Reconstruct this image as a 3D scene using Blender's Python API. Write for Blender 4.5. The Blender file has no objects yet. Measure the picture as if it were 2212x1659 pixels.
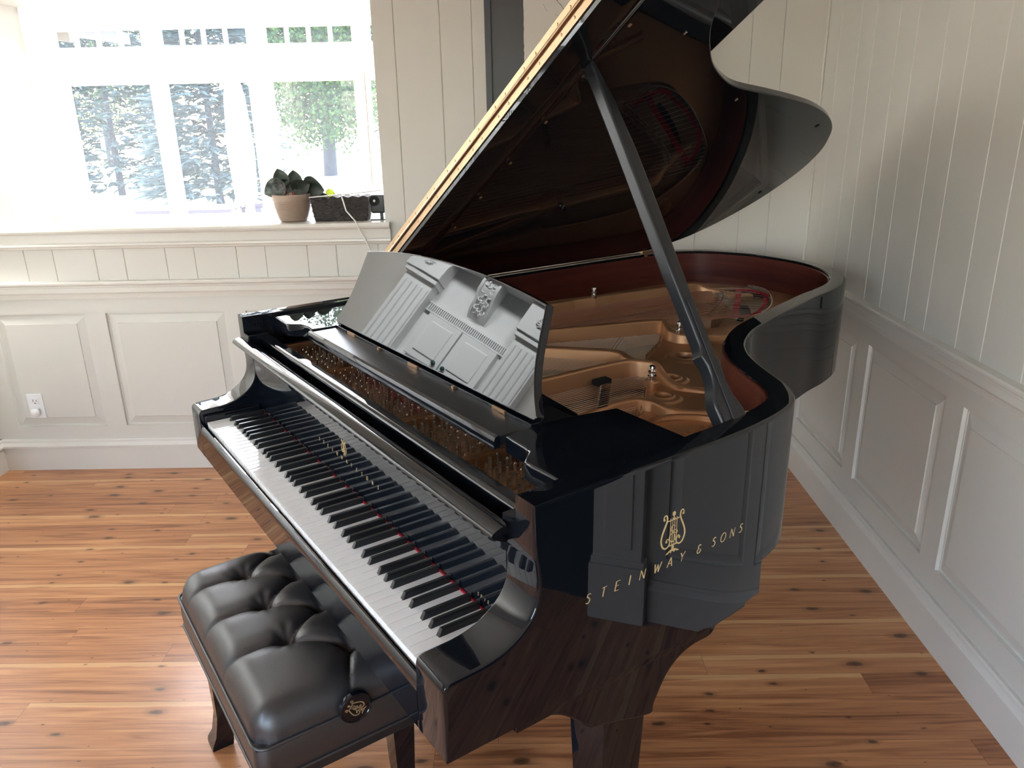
import bpy, bmesh, math, random
from mathutils import Vector, Matrix
random.seed(7)
S = bpy.context.scene
COL = S.collection
PI = math.pi
# ------------------------------------------------------------------ camera
cam = bpy.data.cameras.new('camera'); camo = bpy.data.objects.new('camera', cam); COL.objects.link(camo)
cam.sensor_fit = 'HORIZONTAL'; cam.sensor_width = 36.0; cam.lens = 1691.3/2212*36.0
cam.clip_start = 0.02; cam.clip_end = 300
Rr = (0.99979051, 0.00644721, -0.01942619); Ru = (0.01625454, 0.32670627, 0.94498614); Rf = (-0.01243918, 0.94510393, -0.32653303)
camo.matrix_world = Matrix(((Rr[0], Ru[0], -Rf[0], 0), (Rr[1], Ru[1], -Rf[1], 0), (Rr[2], Ru[2], -Rf[2], 1.5151), (0, 0, 0, 1)))
S.camera = camo
# ------------------------------------------------------------------ colour management
S.view_settings.view_transform = 'Standard'; S.view_settings.look = 'None'; S.view_settings.gamma = 1.0
S.view_settings.use_curve_mapping = False
S.view_settings.exposure = 0.0
# ------------------------------------------------------------------ world and sun
W = bpy.data.worlds.new('daylight'); S.world = W; W.use_nodes = True
wn = W.node_tree.nodes; wl = W.node_tree.links; wn.clear()
sky = wn.new('ShaderNodeTexSky'); sky.sky_type = 'NISHITA'; sky.sun_disc = False
sky.sun_elevation = math.radians(62); sky.sun_rotation = math.radians(-35); sky.air_density = 1.0; sky.dust_density = 2.5; sky.ozone_density = 1.0
tint = wn.new('ShaderNodeVectorMath'); tint.operation = 'MULTIPLY'; tint.inputs[1].default_value = (1.08, .97, .86)
bg = wn.new('ShaderNodeBackground'); bg.inputs[1].default_value = 4.0
wo = wn.new('ShaderNodeOutputWorld'); wl.new(sky.outputs[0], tint.inputs[0]); wl.new(tint.outputs[0], bg.inputs[0]); wl.new(bg.outputs[0], wo.inputs[0])
sd = bpy.data.lights.new('sun', 'SUN'); sd.energy = 12; sd.angle = 0.01; sd.color = (1, .95, .86)
so = bpy.data.objects.new('sun', sd); COL.objects.link(so); so.rotation_euler = Vector((0.25, -0.33, -0.91)).to_track_quat('-Z', 'Y').to_euler()
def area(name, loc, direction, sx, sy, energy, color=(1, 1, 1), portal=False):
    l = bpy.data.lights.new(name, 'AREA'); l.shape = 'RECTANGLE'; l.size = sx; l.size_y = sy; l.energy = energy; l.color = color
    if portal: l.cycles.is_portal = True
    o = bpy.data.objects.new(name, l); COL.objects.link(o); o.location = loc
    o.rotation_euler = Vector(direction).to_track_quat('-Z', 'Y').to_euler(); return o
area('back_window_portal', (-1.33, 3.60, 1.54), (0, -1, 0), 1.54, .88, 1, portal=True)
area('front_window_daylight', (-0.9, -3.28, 1.62), (0, 1, 0), 2.6, 1.36, 6, (.84, .92, 1))
area('side_window_daylight', (-2.52, -1.2, 1.55), (1, 0, 0), 1.7, 1.3, 9, (.84, .92, 1))
for k in (-.62, -.1, .42):  # unseen spots added to brighten the cabinet mirrored in the desk
    l = bpy.data.lights.new('downlight', 'SPOT'); l.energy = 650; l.spot_size = math.radians(58); l.spot_blend = .8; l.shadow_soft_size = .2; l.color = (.96, .99, 1)
    o = bpy.data.objects.new('downlight', l); COL.objects.link(o); o.location = (-1.15, 2.40+k, 2.60); o.rotation_euler = Vector((-1.22, 0, -1.05)).to_track_quat('-Z', 'Y').to_euler()
# ------------------------------------------------------------------ materials
def mat(name, col, rough=.5, metal=0, ior=1.5, coat=0, coat_rough=.03, sheen=0, spec=.5):
    m = bpy.data.materials.new(name); m.use_nodes = True; b = m.node_tree.nodes['Principled BSDF']
    b.inputs['Base Color'].default_value = (*col, 1); b.inputs['Roughness'].default_value = rough
    b.inputs['Metallic'].default_value = metal; b.inputs['IOR'].default_value = ior
    b.inputs['Coat Weight'].default_value = coat; b.inputs['Coat Roughness'].default_value = coat_rough
    b.inputs['Specular IOR Level'].default_value = spec
    m.diffuse_color = (*col, 1); return m
def nt(m): return m.node_tree.nodes, m.node_tree.links, m.node_tree.nodes['Principled BSDF']
def add_noise_bump(m, scale, strength, dist=.001, detail=4, stretch=None):
    n, l, b = nt(m); tc = n.new('ShaderNodeTexCoord'); no = n.new('ShaderNodeTexNoise'); no.inputs['Scale'].default_value = scale; no.inputs['Detail'].default_value = detail
    if stretch:
        mp = n.new('ShaderNodeMapping'); mp.inputs['Scale'].default_value = stretch; l.new(tc.outputs['Object'], mp.inputs[0]); l.new(mp.outputs[0], no.inputs[0])
    else: l.new(tc.outputs['Object'], no.inputs[0])
    bu = n.new('ShaderNodeBump'); bu.inputs['Strength'].default_value = strength; bu.inputs['Distance'].default_value = dist
    l.new(no.outputs[0], bu.inputs['Height']); l.new(bu.outputs[0], b.inputs['Normal']); return m
def vary(m, c1, c2, scale, stretch=(1, 1, 1), detail=4, lo=.35, hi=.65):
    n, l, b = nt(m); tc = n.new('ShaderNodeTexCoord'); mp = n.new('ShaderNodeMapping'); mp.inputs['Scale'].default_value = stretch
    no = n.new('ShaderNodeTexNoise'); no.inputs['Scale'].default_value = scale; no.inputs['Detail'].default_value = detail
    cr = n.new('ShaderNodeValToRGB'); cr.color_ramp.elements[0].position = lo; cr.color_ramp.elements[1].position = hi
    cr.color_ramp.elements[0].color = (*c1, 1); cr.color_ramp.elements[1].color = (*c2, 1)
    l.new(tc.outputs['Object'], mp.inputs[0]); l.new(mp.outputs[0], no.inputs[0]); l.new(no.outputs[0], cr.inputs[0]); l.new(cr.outputs[0], b.inputs['Base Color']); return m
M = {}
M['wall'] = add_noise_bump(mat('cream_paint', (.655, .628, .570), .42), 90, .12, .0006)
M['trimw'] = mat('cream_trim_paint', (.70, .67, .61), .3)
M['ceil'] = mat('ceiling_paint', (.8, .78, .74), .7)
M['cab'] = mat('white_cabinet_paint', (.84, .85, .84), .4)
M['cabdark'] = mat('dark_green_knob', (.01, .05, .035), .15)
M['black'] = mat('black_polyester', (.0042, .0058, .0090), .010, ior=1.52)
M['satin'] = mat('black_satin', (.012, .014, .017), .33)
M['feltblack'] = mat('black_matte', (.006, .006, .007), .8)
M['white_key'] = mat('white_key_acrylic', (.93, .92, .90), .09)
M['black_key'] = mat('black_key_ebony', (.008, .009, .011), .28)
M['red'] = mat('red_felt', (.5, .012, .03), .9)
M['gold'] = vary(mat('gold_bronze_plate', (.5, .3, .12), .42, metal=.72), (.52, .285, .145), (.63, .365, .195), 3)
M['brass'] = mat('polished_brass', (.50, .34, .21), .36, metal=1)
M['goldleaf'] = mat('gold_inlay', (.85, .66, .33), .3, metal=.6)
M['chrome'] = mat('nickel', (.86, .83, .80), .18, metal=1)
M['copper'] = mat('copper_winding', (.50, .27, .20), .4, metal=.85)
M['pin'] = mat('nickel_pin', (.80, .76, .70), .22, metal=.9)
M['oldgold'] = mat('antique_gold', (.34, .25, .13), .4, metal=.4)
M['steel'] = mat('steel_wire', (.82, .76, .70), .35, metal=.8)
M['plastic_w'] = mat('white_plastic', (.82, .81, .8), .3)
M['leather'] = add_noise_bump(mat('black_leather', (.017, .017, .019), .40, spec=1.0), 260, .3, .0006, 5)
M['terracotta'] = mat('taupe_ceramic', (.36, .27, .21), .45)
M['bark'] = add_noise_bump(mat('dark_bark', (.045, .038, .035), .75), 22, 1.0, .012, 6, (1, 1, 6))
M['leafdark'] = vary(mat('dark_leaf', (.04, .06, .04), .4), (.03, .045, .035), (.09, .10, .08), 30)
M['leafgrey'] = vary(mat('silvery_leaf', (.2, .22, .2), .45), (.09, .11, .10), (.30, .33, .30), 45)
M['leafred'] = mat('leaf_underside', (.13, .07, .07), .5)
M['leafyel'] = mat('yellow_green_leaf', (.5, .55, .12), .5)
M['stem'] = mat('red_stem', (.3, .08, .06), .5)
M['soil'] = mat('soil', (.03, .02, .015), .9)
M['navyframe'] = mat('charcoal_frame', (.018, .022, .030), .35)
M['mat_dark'] = mat('charcoal_mat', (.035, .036, .042), .35)
M['paper'] = mat('art_paper', (.70, .66, .60), .7)
M['ink'] = mat('violet_ink', (.06, .045, .075), .7)
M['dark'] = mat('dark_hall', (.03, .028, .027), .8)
def wood(name, c1, c2, c3, stretch, scale=3, rough=.25, coat=0):
    m = mat(name, c1, rough, coat=coat); n, l, b = nt(m)
    tc = n.new('ShaderNodeTexCoord'); mp = n.new('ShaderNodeMapping'); mp.inputs['Scale'].default_value = stretch
    no = n.new('ShaderNodeTexNoise'); no.inputs['Scale'].default_value = scale; no.inputs['Detail'].default_value = 6; no.inputs['Distortion'].default_value = .6
    cr = n.new('ShaderNodeValToRGB'); e = cr.color_ramp.elements; e[0].position = .3; e[0].color = (*c1, 1); e[1].position = .7; e[1].color = (*c3, 1)
    x = e.new(.5); x.color = (*c2, 1)
    l.new(tc.outputs['Object'], mp.inputs[0]); l.new(mp.outputs[0], no.inputs[0]); l.new(no.outputs[0], cr.inputs[0]); l.new(cr.outputs[0], b.inputs['Base Color']); return m
M['mahogany'] = wood('mahogany', (.060, .013, .012), (.098, .023, .017), (.145, .038, .022), (1, 1, 16), 1.6, .28)
M['spruce'] = wood('spruce_soundboard', (.45, .27, .15), (.52, .33, .19), (.58, .38, .23), (25, 1, 1), 3, .45)
M['bridge'] = wood('bridge_maple', (.35, .2, .11), (.42, .26, .15), (.5, .33, .2), (8, 8, 1), 3, .5)
# foliage and outdoors
M['needle'] = vary(mat('blue_spruce_needles', (.03, .06, .06), .9), (.014, .036, .040), (.045, .080, .080), 9)
M['foliage'] = vary(mat('leafy_foliage', (.03, .06, .02), .9), (.004, .040, .024), (.06, .115, .022), 5)
M['trunk'] = mat('grey_trunk', (.02, .025, .04), .9)
M['patio'] = mat('pale_patio', (.62, .6, .56), .9)
M['lawn'] = mat('sunlit_lawn', (.45, .5, .3), .9)
M['umb'] = mat('white_umbrella_cloth', (.85, .85, .85), .9)
M['mauve'] = mat('mauve_slats', (.032, .028, .045), .8)
M['roofing'] = mat('grey_roof', (.035, .035, .04), .9)
M['timber'] = mat('tan_timber', (.08, .06, .035), .9)
# white vinyl, translucency added so the backlit frames glow
def vinyl():
    m = bpy.data.materials.new('white_vinyl'); m.use_nodes = True; n = m.node_tree.nodes; l = m.node_tree.links; b = n['Principled BSDF']
    b.inputs['Base Color'].default_value = (.9, .9, .89, 1); b.inputs['Roughness'].default_value = .35
    t = n.new('ShaderNodeBsdfTranslucent'); t.inputs[0].default_value = (.95, .95, .93, 1)
    mx = n.new('ShaderNodeMixShader'); mx.inputs[0].default_value = .6
    l.new(b.outputs[0], mx.inputs[1]); l.new(t.outputs[0], mx.inputs[2]); l.new(mx.outputs[0], n['Material Output'].inputs[0]); return m
M['vinyl'] = vinyl()
def glass(veil):
    m = bpy.data.materials.new('dusty_window_glass'); m.use_nodes = True; n = m.node_tree.nodes; l = m.node_tree.links; n.remove(n['Principled BSDF'])
    tr = n.new('ShaderNodeBsdfTransparent'); gl = n.new('ShaderNodeBsdfGlossy'); gl.inputs['Roughness'].default_value = .02
    tl = n.new('ShaderNodeBsdfTranslucent'); tl.inputs[0].default_value = (.9, .96, 1, 1)  # translucent share stands in for glare washing out the panes
    m1 = n.new('ShaderNodeMixShader'); m1.inputs[0].default_value = veil; m2 = n.new('ShaderNodeMixShader')
    fr = n.new('ShaderNodeFresnel'); fr.inputs[0].default_value = 1.3
    l.new(tr.outputs[0], m1.inputs[1]); l.new(tl.outputs[0], m1.inputs[2]); l.new(fr.outputs[0], m2.inputs[0])
    l.new(m1.outputs[0], m2.inputs[1]); l.new(gl.outputs[0], m2.inputs[2]); l.new(m2.outputs[0], n['Material Output'].inputs[0]); return m
M['glass'] = glass(.018); M['clear'] = glass(0.0)
def floor_mat():
    m = mat('cypress_planks', (.5, .25, .1), .30, coat=.18, coat_rough=.15); n, l, b = nt(m)
    def N(t): return n.new(t)
    def mth(op, a, c=None, v=None):
        x = N('ShaderNodeMath'); x.operation = op
        if isinstance(a, (int, float)): x.inputs[0].default_value = a
        else: l.new(a, x.inputs[0])
        if c is not None:
            if isinstance(c, (int, float)): x.inputs[1].default_value = c
            else: l.new(c, x.inputs[1])
        if v is not None:
            if isinstance(v, (int, float)): x.inputs[2].default_value = v
            else: l.new(v, x.inputs[2])
        return x.outputs[0]
    tc = N('ShaderNodeTexCoord'); sp = N('ShaderNodeSeparateXYZ'); l.new(tc.outputs['Object'], sp.inputs[0]); X, Y = sp.outputs[0], sp.outputs[1]
    PWD = .0833
    ry = mth('DIVIDE', Y, PWD); row = mth('FLOOR', ry); v = mth('FRACT', ry)
    wn1 = N('ShaderNodeTexWhiteNoise'); wn1.noise_dimensions = '1D'; l.new(row, wn1.inputs['W'])
    xx = mth('ADD', mth('DIVIDE', X, 1.35), mth('MULTIPLY', wn1.outputs[0], 7.3)); pid = mth('FLOOR', xx); u = mth('FRACT', xx)
    cb = N('ShaderNodeCombineXYZ'); l.new(row, cb.inputs[0]); l.new(pid, cb.inputs[1])
    wn2 = N('ShaderNodeTexWhiteNoise'); wn2.noise_dimensions = '2D'; l.new(cb.outputs[0], wn2.inputs['Vector'])
    rs = N('ShaderNodeSeparateXYZ'); l.new(wn2.outputs['Color'], rs.inputs[0])
    # grain coordinates shifted per plank
    gc = N('ShaderNodeCombineXYZ'); l.new(mth('MULTIPLY', X, 1.4), gc.inputs[0]); l.new(mth('MULTIPLY', Y, 26), gc.inputs[1]); l.new(mth('MULTIPLY', wn2.outputs[0], 40), gc.inputs[2])
    g = N('ShaderNodeTexNoise'); g.inputs['Scale'].default_value = 1.6; g.inputs['Detail'].default_value = 7; g.inputs['Distortion'].default_value = 1.2; l.new(gc.outputs[0], g.inputs[0])
    g2c = N('ShaderNodeCombineXYZ'); l.new(mth('MULTIPLY', X, 5), g2c.inputs[0]); l.new(mth('MULTIPLY', Y, 160), g2c.inputs[1]); l.new(mth('MULTIPLY', wn2.outputs[0], 9), g2c.inputs[2])
    g2 = N('ShaderNodeTexNoise'); g2.inputs['Scale'].default_value = 1.5; g2.inputs['Detail'].default_value = 3; l.new(g2c.outputs[0], g2.inputs[0])
    cr = N('ShaderNodeValToRGB'); e = cr.color_ramp.elements; e[0].position = .30; e[0].color = (.26, .094, .038, 1); e[1].position = .72; e[1].color = (.70, .365, .165, 1)
    k = e.new(.44); k.color = (.45, .190, .078, 1); k = e.new(.56); k.color = (.55, .250, .108, 1)
    gg = mth('ADD', mth('MULTIPLY', g.outputs[0], .8), mth('ADD', mth('MULTIPLY', g2.outputs[0], .16), mth('MULTIPLY', mth('SUBTRACT', wn2.outputs[0], .45), .17)))
    l.new(gg, cr.inputs[0])
    # sapwood streak
    edge = mth('SUBTRACT', v, mth('ADD', .93, mth('MULTIPLY', g.outputs[0], -.32)))
    sap = mth('MULTIPLY', mth('GREATER_THAN', edge, 0), mth('GREATER_THAN', rs.outputs[0], .66))
    mx1 = N('ShaderNodeMix'); mx1.data_type = 'RGBA'; l.new(mth('MULTIPLY', sap, .5), mx1.inputs[0]); l.new(cr.outputs[0], mx1.inputs[6]); mx1.inputs[7].default_value = (.80, .51, .25, 1)
    # knots
    kc = N('ShaderNodeCombineXYZ'); l.new(mth('MULTIPLY', X, 5.2), kc.inputs[0]); l.new(mth('MULTIPLY', Y, 11.5), kc.inputs[1])
    vo = N('ShaderNodeTexVoronoi'); vo.voronoi_dimensions = '2D'; vo.inputs['Scale'].default_value = 1.0; vo.inputs['Randomness'].default_value = 1
    kn = N('ShaderNodeTexNoise'); kn.inputs['Scale'].default_value = 5; l.new(kc.outputs[0], kn.inputs[0])
    ad = N('ShaderNodeVectorMath'); ad.operation = 'MULTIPLY_ADD'; l.new(kn.outputs['Color'], ad.inputs[0]); ad.inputs[1].default_value = (.12, .12, 0); l.new(kc.outputs[0], ad.inputs[2])
    l.new(ad.outputs[0], vo.inputs['Vector'])
    vs = N('ShaderNodeSeparateColor'); l.new(vo.outputs['Color'], vs.inputs[0])
    rad = mth('MULTIPLY', mth('POWER', vs.outputs[0], 1.5), .135)
    kd = mth('DIVIDE', vo.outputs['Distance'], mth('MAXIMUM', rad, .015))
    kr = N('ShaderNodeValToRGB'); e = kr.color_ramp.elements; e[0].position = .0; e[0].color = (1, 1, 1, 1); e[1].position = .95; e[1].color = (0, 0, 0, 1); q = e.new(.32); q.color = (.75, .75, .75, 1); q = e.new(.45); q.color = (.3, .3, .3, 1)
    l.new(mth('MULTIPLY', kd, .42), kr.inputs[0])
    mx2 = N('ShaderNodeMix'); mx2.data_type = 'RGBA'; l.new(mth('MULTIPLY', kr.outputs[0], .93), mx2.inputs[0]); l.new(mx1.outputs[2], mx2.inputs[6]); mx2.inputs[7].default_value = (.045, .018, .010, 1)
    # plank gaps
    gap = mth('MAXIMUM', mth('LESS_THAN', v, .016), mth('LESS_THAN', u, .0012))
    mx3 = N('ShaderNodeMix'); mx3.data_type = 'RGBA'; l.new(mth('MULTIPLY', gap, .55), mx3.inputs[0]); l.new(mx2.outputs[2], mx3.inputs[6]); mx3.inputs[7].default_value = (.10, .035, .012, 1)
    l.new(mx3.outputs[2], b.inputs['Base Color'])
    bu = N('ShaderNodeBump'); bu.inputs['Strength'].default_value = .25; bu.inputs['Distance'].default_value = .001
    l.new(mth('SUBTRACT', mth('MULTIPLY', g.outputs[0], .3), gap), bu.inputs['Height']); l.new(bu.outputs[0], b.inputs['Normal'])
    return m
M['floor'] = floor_mat()
# ------------------------------------------------------------------ helpers
def finish(name, bm, m, parent=None, smooth=True, angle=35, matrix=None, recalc=True):
    if recalc: bmesh.ops.recalc_face_normals(bm, faces=bm.faces)
    me = bpy.data.meshes.new(name); bm.to_mesh(me); bm.free()
    return link(name, me, m, parent, smooth, angle)
def link(name, me, m, parent=None, smooth=True, angle=35):
    me.materials.clear(); me.materials.append(m)
    if smooth and len(me.polygons):
        me.polygons.foreach_set('use_smooth', [True]*len(me.polygons)); me.set_sharp_from_angle(angle=math.radians(angle))
    o = bpy.data.objects.new(name, me); COL.objects.link(o)
    if smooth:
        w = o.modifiers.new('weighted_normal', 'WEIGHTED_NORMAL'); w.mode = 'FACE_AREA'; w.weight = 100; w.keep_sharp = True
    if parent is not None: o.parent = parent
    return o
def tag(o, label=None, cat=None, group=None, kind=None):
    if label: o['label'] = label
    if cat: o['category'] = cat
    if group: o['group'] = group
    if kind: o['kind'] = kind
    return o
def empty(name, loc, rz, label, cat, group=None):
    o = bpy.data.objects.new(name, None); COL.objects.link(o); o.empty_display_size = .1
    o.location = loc; o.rotation_euler = (0, 0, rz); return tag(o, label, cat, group)
def addbox(bm, x0, x1, y0, y1, z0, z1, bev=0, seg=2):
    vs = [bm.verts.new(p) for p in ((x0, y0, z0), (x1, y0, z0), (x1, y1, z0), (x0, y1, z0), (x0, y0, z1), (x1, y0, z1), (x1, y1, z1), (x0, y1, z1))]
    fs = [bm.faces.new([vs[i] for i in f]) for f in ((0, 3, 2, 1), (4, 5, 6, 7), (0, 1, 5, 4), (1, 2, 6, 5), (2, 3, 7, 6), (3, 0, 4, 7))]
    if bev:
        es = list({e for f in fs for e in f.edges})
        bmesh.ops.bevel(bm, geom=es, offset=bev, segments=seg, profile=.5, affect='EDGES')
def box(name, x0, x1, y0, y1, z0, z1, m, parent=None, bev=0):
    bm = bmesh.new(); addbox(bm, x0, x1, y0, y1, z0, z1, bev); return finish(name, bm, m, parent)
def boxes(name, lst, m, parent=None, bev=0):
    bm = bmesh.new()
    for b in lst: addbox(bm, *b, bev)
    return finish(name, bm, m, parent)
def struct(o): o['kind'] = 'structure'; return o
def addprism(bm, pts, fn, a, b, bev=0, seg=3, skip=None, caps=True):
    """closed polygon pts, fn(p, t)->xyz for t in (a,b)"""
    A = [bm.verts.new(fn(p, a)) for p in pts]; B = [bm.verts.new(fn(p, b)) for p in pts]; n = len(pts); fs = []
    for i in range(n):
        j = (i+1) % n
        if skip and skip(pts[i], pts[j]): continue
        fs.append(bm.faces.new((A[i], A[j], B[j], B[i])))
    if caps: fs += [bm.faces.new(A[::-1]), bm.faces.new(B)]
    return A, B, fs
def prism(name, pts, fn, a, b, m, parent=None, bev=0, seg=3, capbev=True, **k):
    bm = bmesh.new(); A, B, fs = addprism(bm, pts, fn, a, b, **k)
    bmesh.ops.recalc_face_normals(bm, faces=bm.faces)
    if bev:
        ea = [e for e in bm.edges if (e.verts[0] in A and e.verts[1] in A) or (e.verts[0] in B and e.verts[1] in B)]
        ea = [e for e in ea if len(e.link_faces) == 2]
        bmesh.ops.bevel(bm, geom=ea, offset=bev, segments=seg, profile=.5, affect='EDGES', clamp_overlap=True)
    return finish(name, bm, m, parent)
XY = lambda p, t: (p[0], p[1], t)
YZ = lambda p, t: (t, p[0], p[1])
XZ = lambda p, t: (p[0], t, p[1])
def crom(pts, n=8, closed=False):
    P = [Vector(p) for p in pts]; out = []; N = len(P); rng = N if closed else N-1
    for i in range(rng):
        p0 = P[(i-1) % N] if closed or i > 0 else P[0]*2-P[1]
        p1 = P[i]; p2 = P[(i+1) % N]; p3 = P[(i+2) % N] if closed or i+2 < N else P[-1]*2-P[-2]
        for k in range(n):
            t = k/n; out.append(.5*((2*p1)+(p2-p0)*t+(2*p0-5*p1+4*p2-p3)*t*t+(3*p1-p0-3*p2+p3)*t**3))
    if not closed: out.append(P[-1])
    return out
def flat2d(name, outline, holes, z0, z1, bev, m, parent=None, fn=None, seg=2):
    """2-D filled shape with holes and rounded edges"""
    c = bpy.data.curves.new('tmp', 'CURVE'); c.dimensions = '2D'; c.fill_mode = 'BOTH'; c.extrude = (z1-z0)/2-bev; c.bevel_depth = bev; c.bevel_resolution = seg; c.offset = -bev
    for pl in [outline]+list(holes):
        s = c.splines.new('POLY'); s.points.add(len(pl)-1); s.use_cyclic_u = True
        for i, q in enumerate(pl): s.points[i].co = (q[0], q[1], 0, 1)
    o = bpy.data.objects.new('tmp', c); COL.objects.link(o)
    dg = bpy.context.evaluated_depsgraph_get(); me = bpy.data.meshes.new_from_object(o.evaluated_get(dg), depsgraph=dg)
    bpy.data.objects.remove(o); bpy.data.curves.remove(c)
    bm = bmesh.new(); bm.from_mesh(me); bpy.data.meshes.remove(me)
    bmesh.ops.remove_doubles(bm, verts=bm.verts, dist=1e-5)
    zc = (z0+z1)/2
    for v in bm.verts:
        v.co.z += zc
        if fn: v.co = Vector(fn(v.co))
    return finish(name, bm, m, parent)
def addtube(bm, pts, r, n=8, cap=True):
    P = [Vector(p) for p in pts]; rs = r if isinstance(r, (list, tuple)) else [r]*len(P); rings = []; up = None
    for i, p in enumerate(P):
        d = (P[min(i+1, len(P)-1)]-P[max(i-1, 0)]).normalized()
        if up is None:
            up = Vector((0, 0, 1)) if abs(d.z) < .9 else Vector((1, 0, 0))
        a = d.cross(up).normalized(); b2 = a.cross(d).normalized(); up = b2
        rings.append([bm.verts.new(p+a*rs[i]*math.cos(2*PI*k/n)+b2*rs[i]*math.sin(2*PI*k/n)) for k in range(n)])
    for A, B in zip(rings, rings[1:]):
        for k in range(n): bm.faces.new((A[k], A[(k+1) % n], B[(k+1) % n], B[k]))
    if cap: bm.faces.new(rings[0][::-1]); bm.faces.new(rings[-1])
def tube(name, pts, r, m, parent=None, n=8):
    bm = bmesh.new(); addtube(bm, pts, r, n); return finish(name, bm, m, parent, angle=50)
def addlathe(bm, prof, n=24, o=(0, 0, 0), fn=None):
    rings = []
    for r, z in prof:
        if r < 1e-6: rings.append([bm.verts.new((o[0], o[1], o[2]+z))])
        else: rings.append([bm.verts.new((o[0]+r*math.cos(2*PI*k/n), o[1]+r*math.sin(2*PI*k/n), o[2]+z)) for k in range(n)])
    for A, B in zip(rings, rings[1:]):
        for k in range(n):
            j = (k+1) % n
            if len(A) == 1 and len(B) == 1: continue
            if len(A) == 1: bm.faces.new((A[0], B[k], B[j]))
            elif len(B) == 1: bm.faces.new((A[k], A[j], B[0]))
            else: bm.faces.new((A[k], A[j], B[j], B[k]))
def lathe(name, prof, m, parent=None, n=24, o=(0, 0, 0)):
    bm = bmesh.new(); addlathe(bm, prof, n, o); return finish(name, bm, m, parent, angle=40)
def copyo(o, parent, loc=None):
    c = o.copy(); COL.objects.link(c); c.parent = parent
    if loc is not None: c.location = loc
    return c
# ================================================================== ROOM
YB, XR, XL, YF, ZC = 3.295, 1.199, -2.395, -3.2, 2.62
struct(box('floor', XL-.05, XR+.05, YF-.1, YB+.05, -.05, 0, M['floor']))
struct(box('ceiling', XL-.2, XR+2.6, YF-.2, YB+.5, ZC, ZC+.1, M['ceil']))
OX0, OX1, OZ0, OZ1, YO = -2.10, -.556, 1.076, 1.978, 3.62
def grooves(a, b, offs, per):
    g = []
    for o in offs:
        k = math.ceil((a-o)/per)
        while o+k*per < b-.004:
            if o+k*per > a+.004: g.append(o+k*per)
            k += 1
    return sorted(g)
def beadprof(a, b, gs, w=.0022, d=.0035):
    p = [(a, 0)]
    for g in gs: p += [(g-w, 0), (g, d), (g+w, 0)]
    return p+[(b, 0)]
GB = [-2.097, -1.974]; GR = [2.689, 2.565]; PER = .3006
def beadwall_back(bm, a, b, z0, z1, depth=.12):
    pr = beadprof(a, b, grooves(a, b, GB, PER)); pts = [(x, YB+d) for x, d in pr]+[(b, YB+depth), (a, YB+depth)]
    addprism(bm, pts, XY, z0, z1)
bm = bmesh.new()
ZR = .83
beadwall_back(bm, XL, OX1, ZR, OZ0); beadwall_back(bm, OX1, XR, ZR, ZC); beadwall_back(bm, XL, OX0, OZ0, ZC, .33); beadwall_back(bm, OX0, OX1, OZ1, ZC, .4)
addbox(bm, XL, XR, YB+.012, YB+.14, 0, ZR)
addbox(bm, OX1, OX1+.12, YB+.11, YO+.05, OZ0-.1, ZC)      # right return of the deep opening
addbox(bm, OX0-.12, OX0, YB+.3301, YO+.06, OZ0-.1, ZC)
addbox(bm, OX0, OX1, YB+.38, YO+.05, OZ1, ZC)
struct(finish('wall_back', bm, M['wall'], smooth=False))
# right wall
YD = .78
bm = bmesh.new()
pr = beadprof(YD, YB, grooves(YD, YB, GR, PER)); pts = [(XR+d, y) for y, d in pr]+[(XR+.13, YB), (XR+.13, YD)]
addprism(bm, pts, XY, ZR, ZC); addbox(bm, XR+.012, XR+.13, YD, YB, 0, ZR)
addbox(bm, XR, XR+.13, YF, -.30, 0, ZC); addbox(bm, XR, XR+.13, -.30, YD, 2.12, ZC)
struct(finish('wall_right', bm, M['wall'], smooth=False))
bm = bmesh.new(); addbox(bm, XL-.13, XL, YF, -2.1, 0, ZC); addbox(bm, XL-.13, XL, -.3, YB+.33, 0, ZC); addbox(bm, XL-.13, XL, -2.1, -.3, 0, .85); addbox(bm, XL-.13, XL, -2.1, -.3, 2.25, ZC)
struct(finish('wall_left', bm, M['wall'], smooth=False))
bm = bmesh.new(); addbox(bm, XL-.13, -2.25, YF-.13, YF, 0, ZC); addbox(bm, .45, XR+.13, YF-.13, YF, 0, ZC); addbox(bm, -2.25, .45, YF-.13, YF, 0, .9); addbox(bm, -2.25, .45, YF-.13, YF, 2.33, ZC)
struct(finish('wall_front', bm, M['wall'], smooth=False))
# hall beyond the doorway
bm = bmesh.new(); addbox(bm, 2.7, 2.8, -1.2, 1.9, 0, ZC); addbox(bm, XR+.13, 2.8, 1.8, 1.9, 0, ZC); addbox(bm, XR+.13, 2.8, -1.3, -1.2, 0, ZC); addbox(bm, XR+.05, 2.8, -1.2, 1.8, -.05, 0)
struct(finish('wall_hall', bm, M['dark'], smooth=False))
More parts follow.
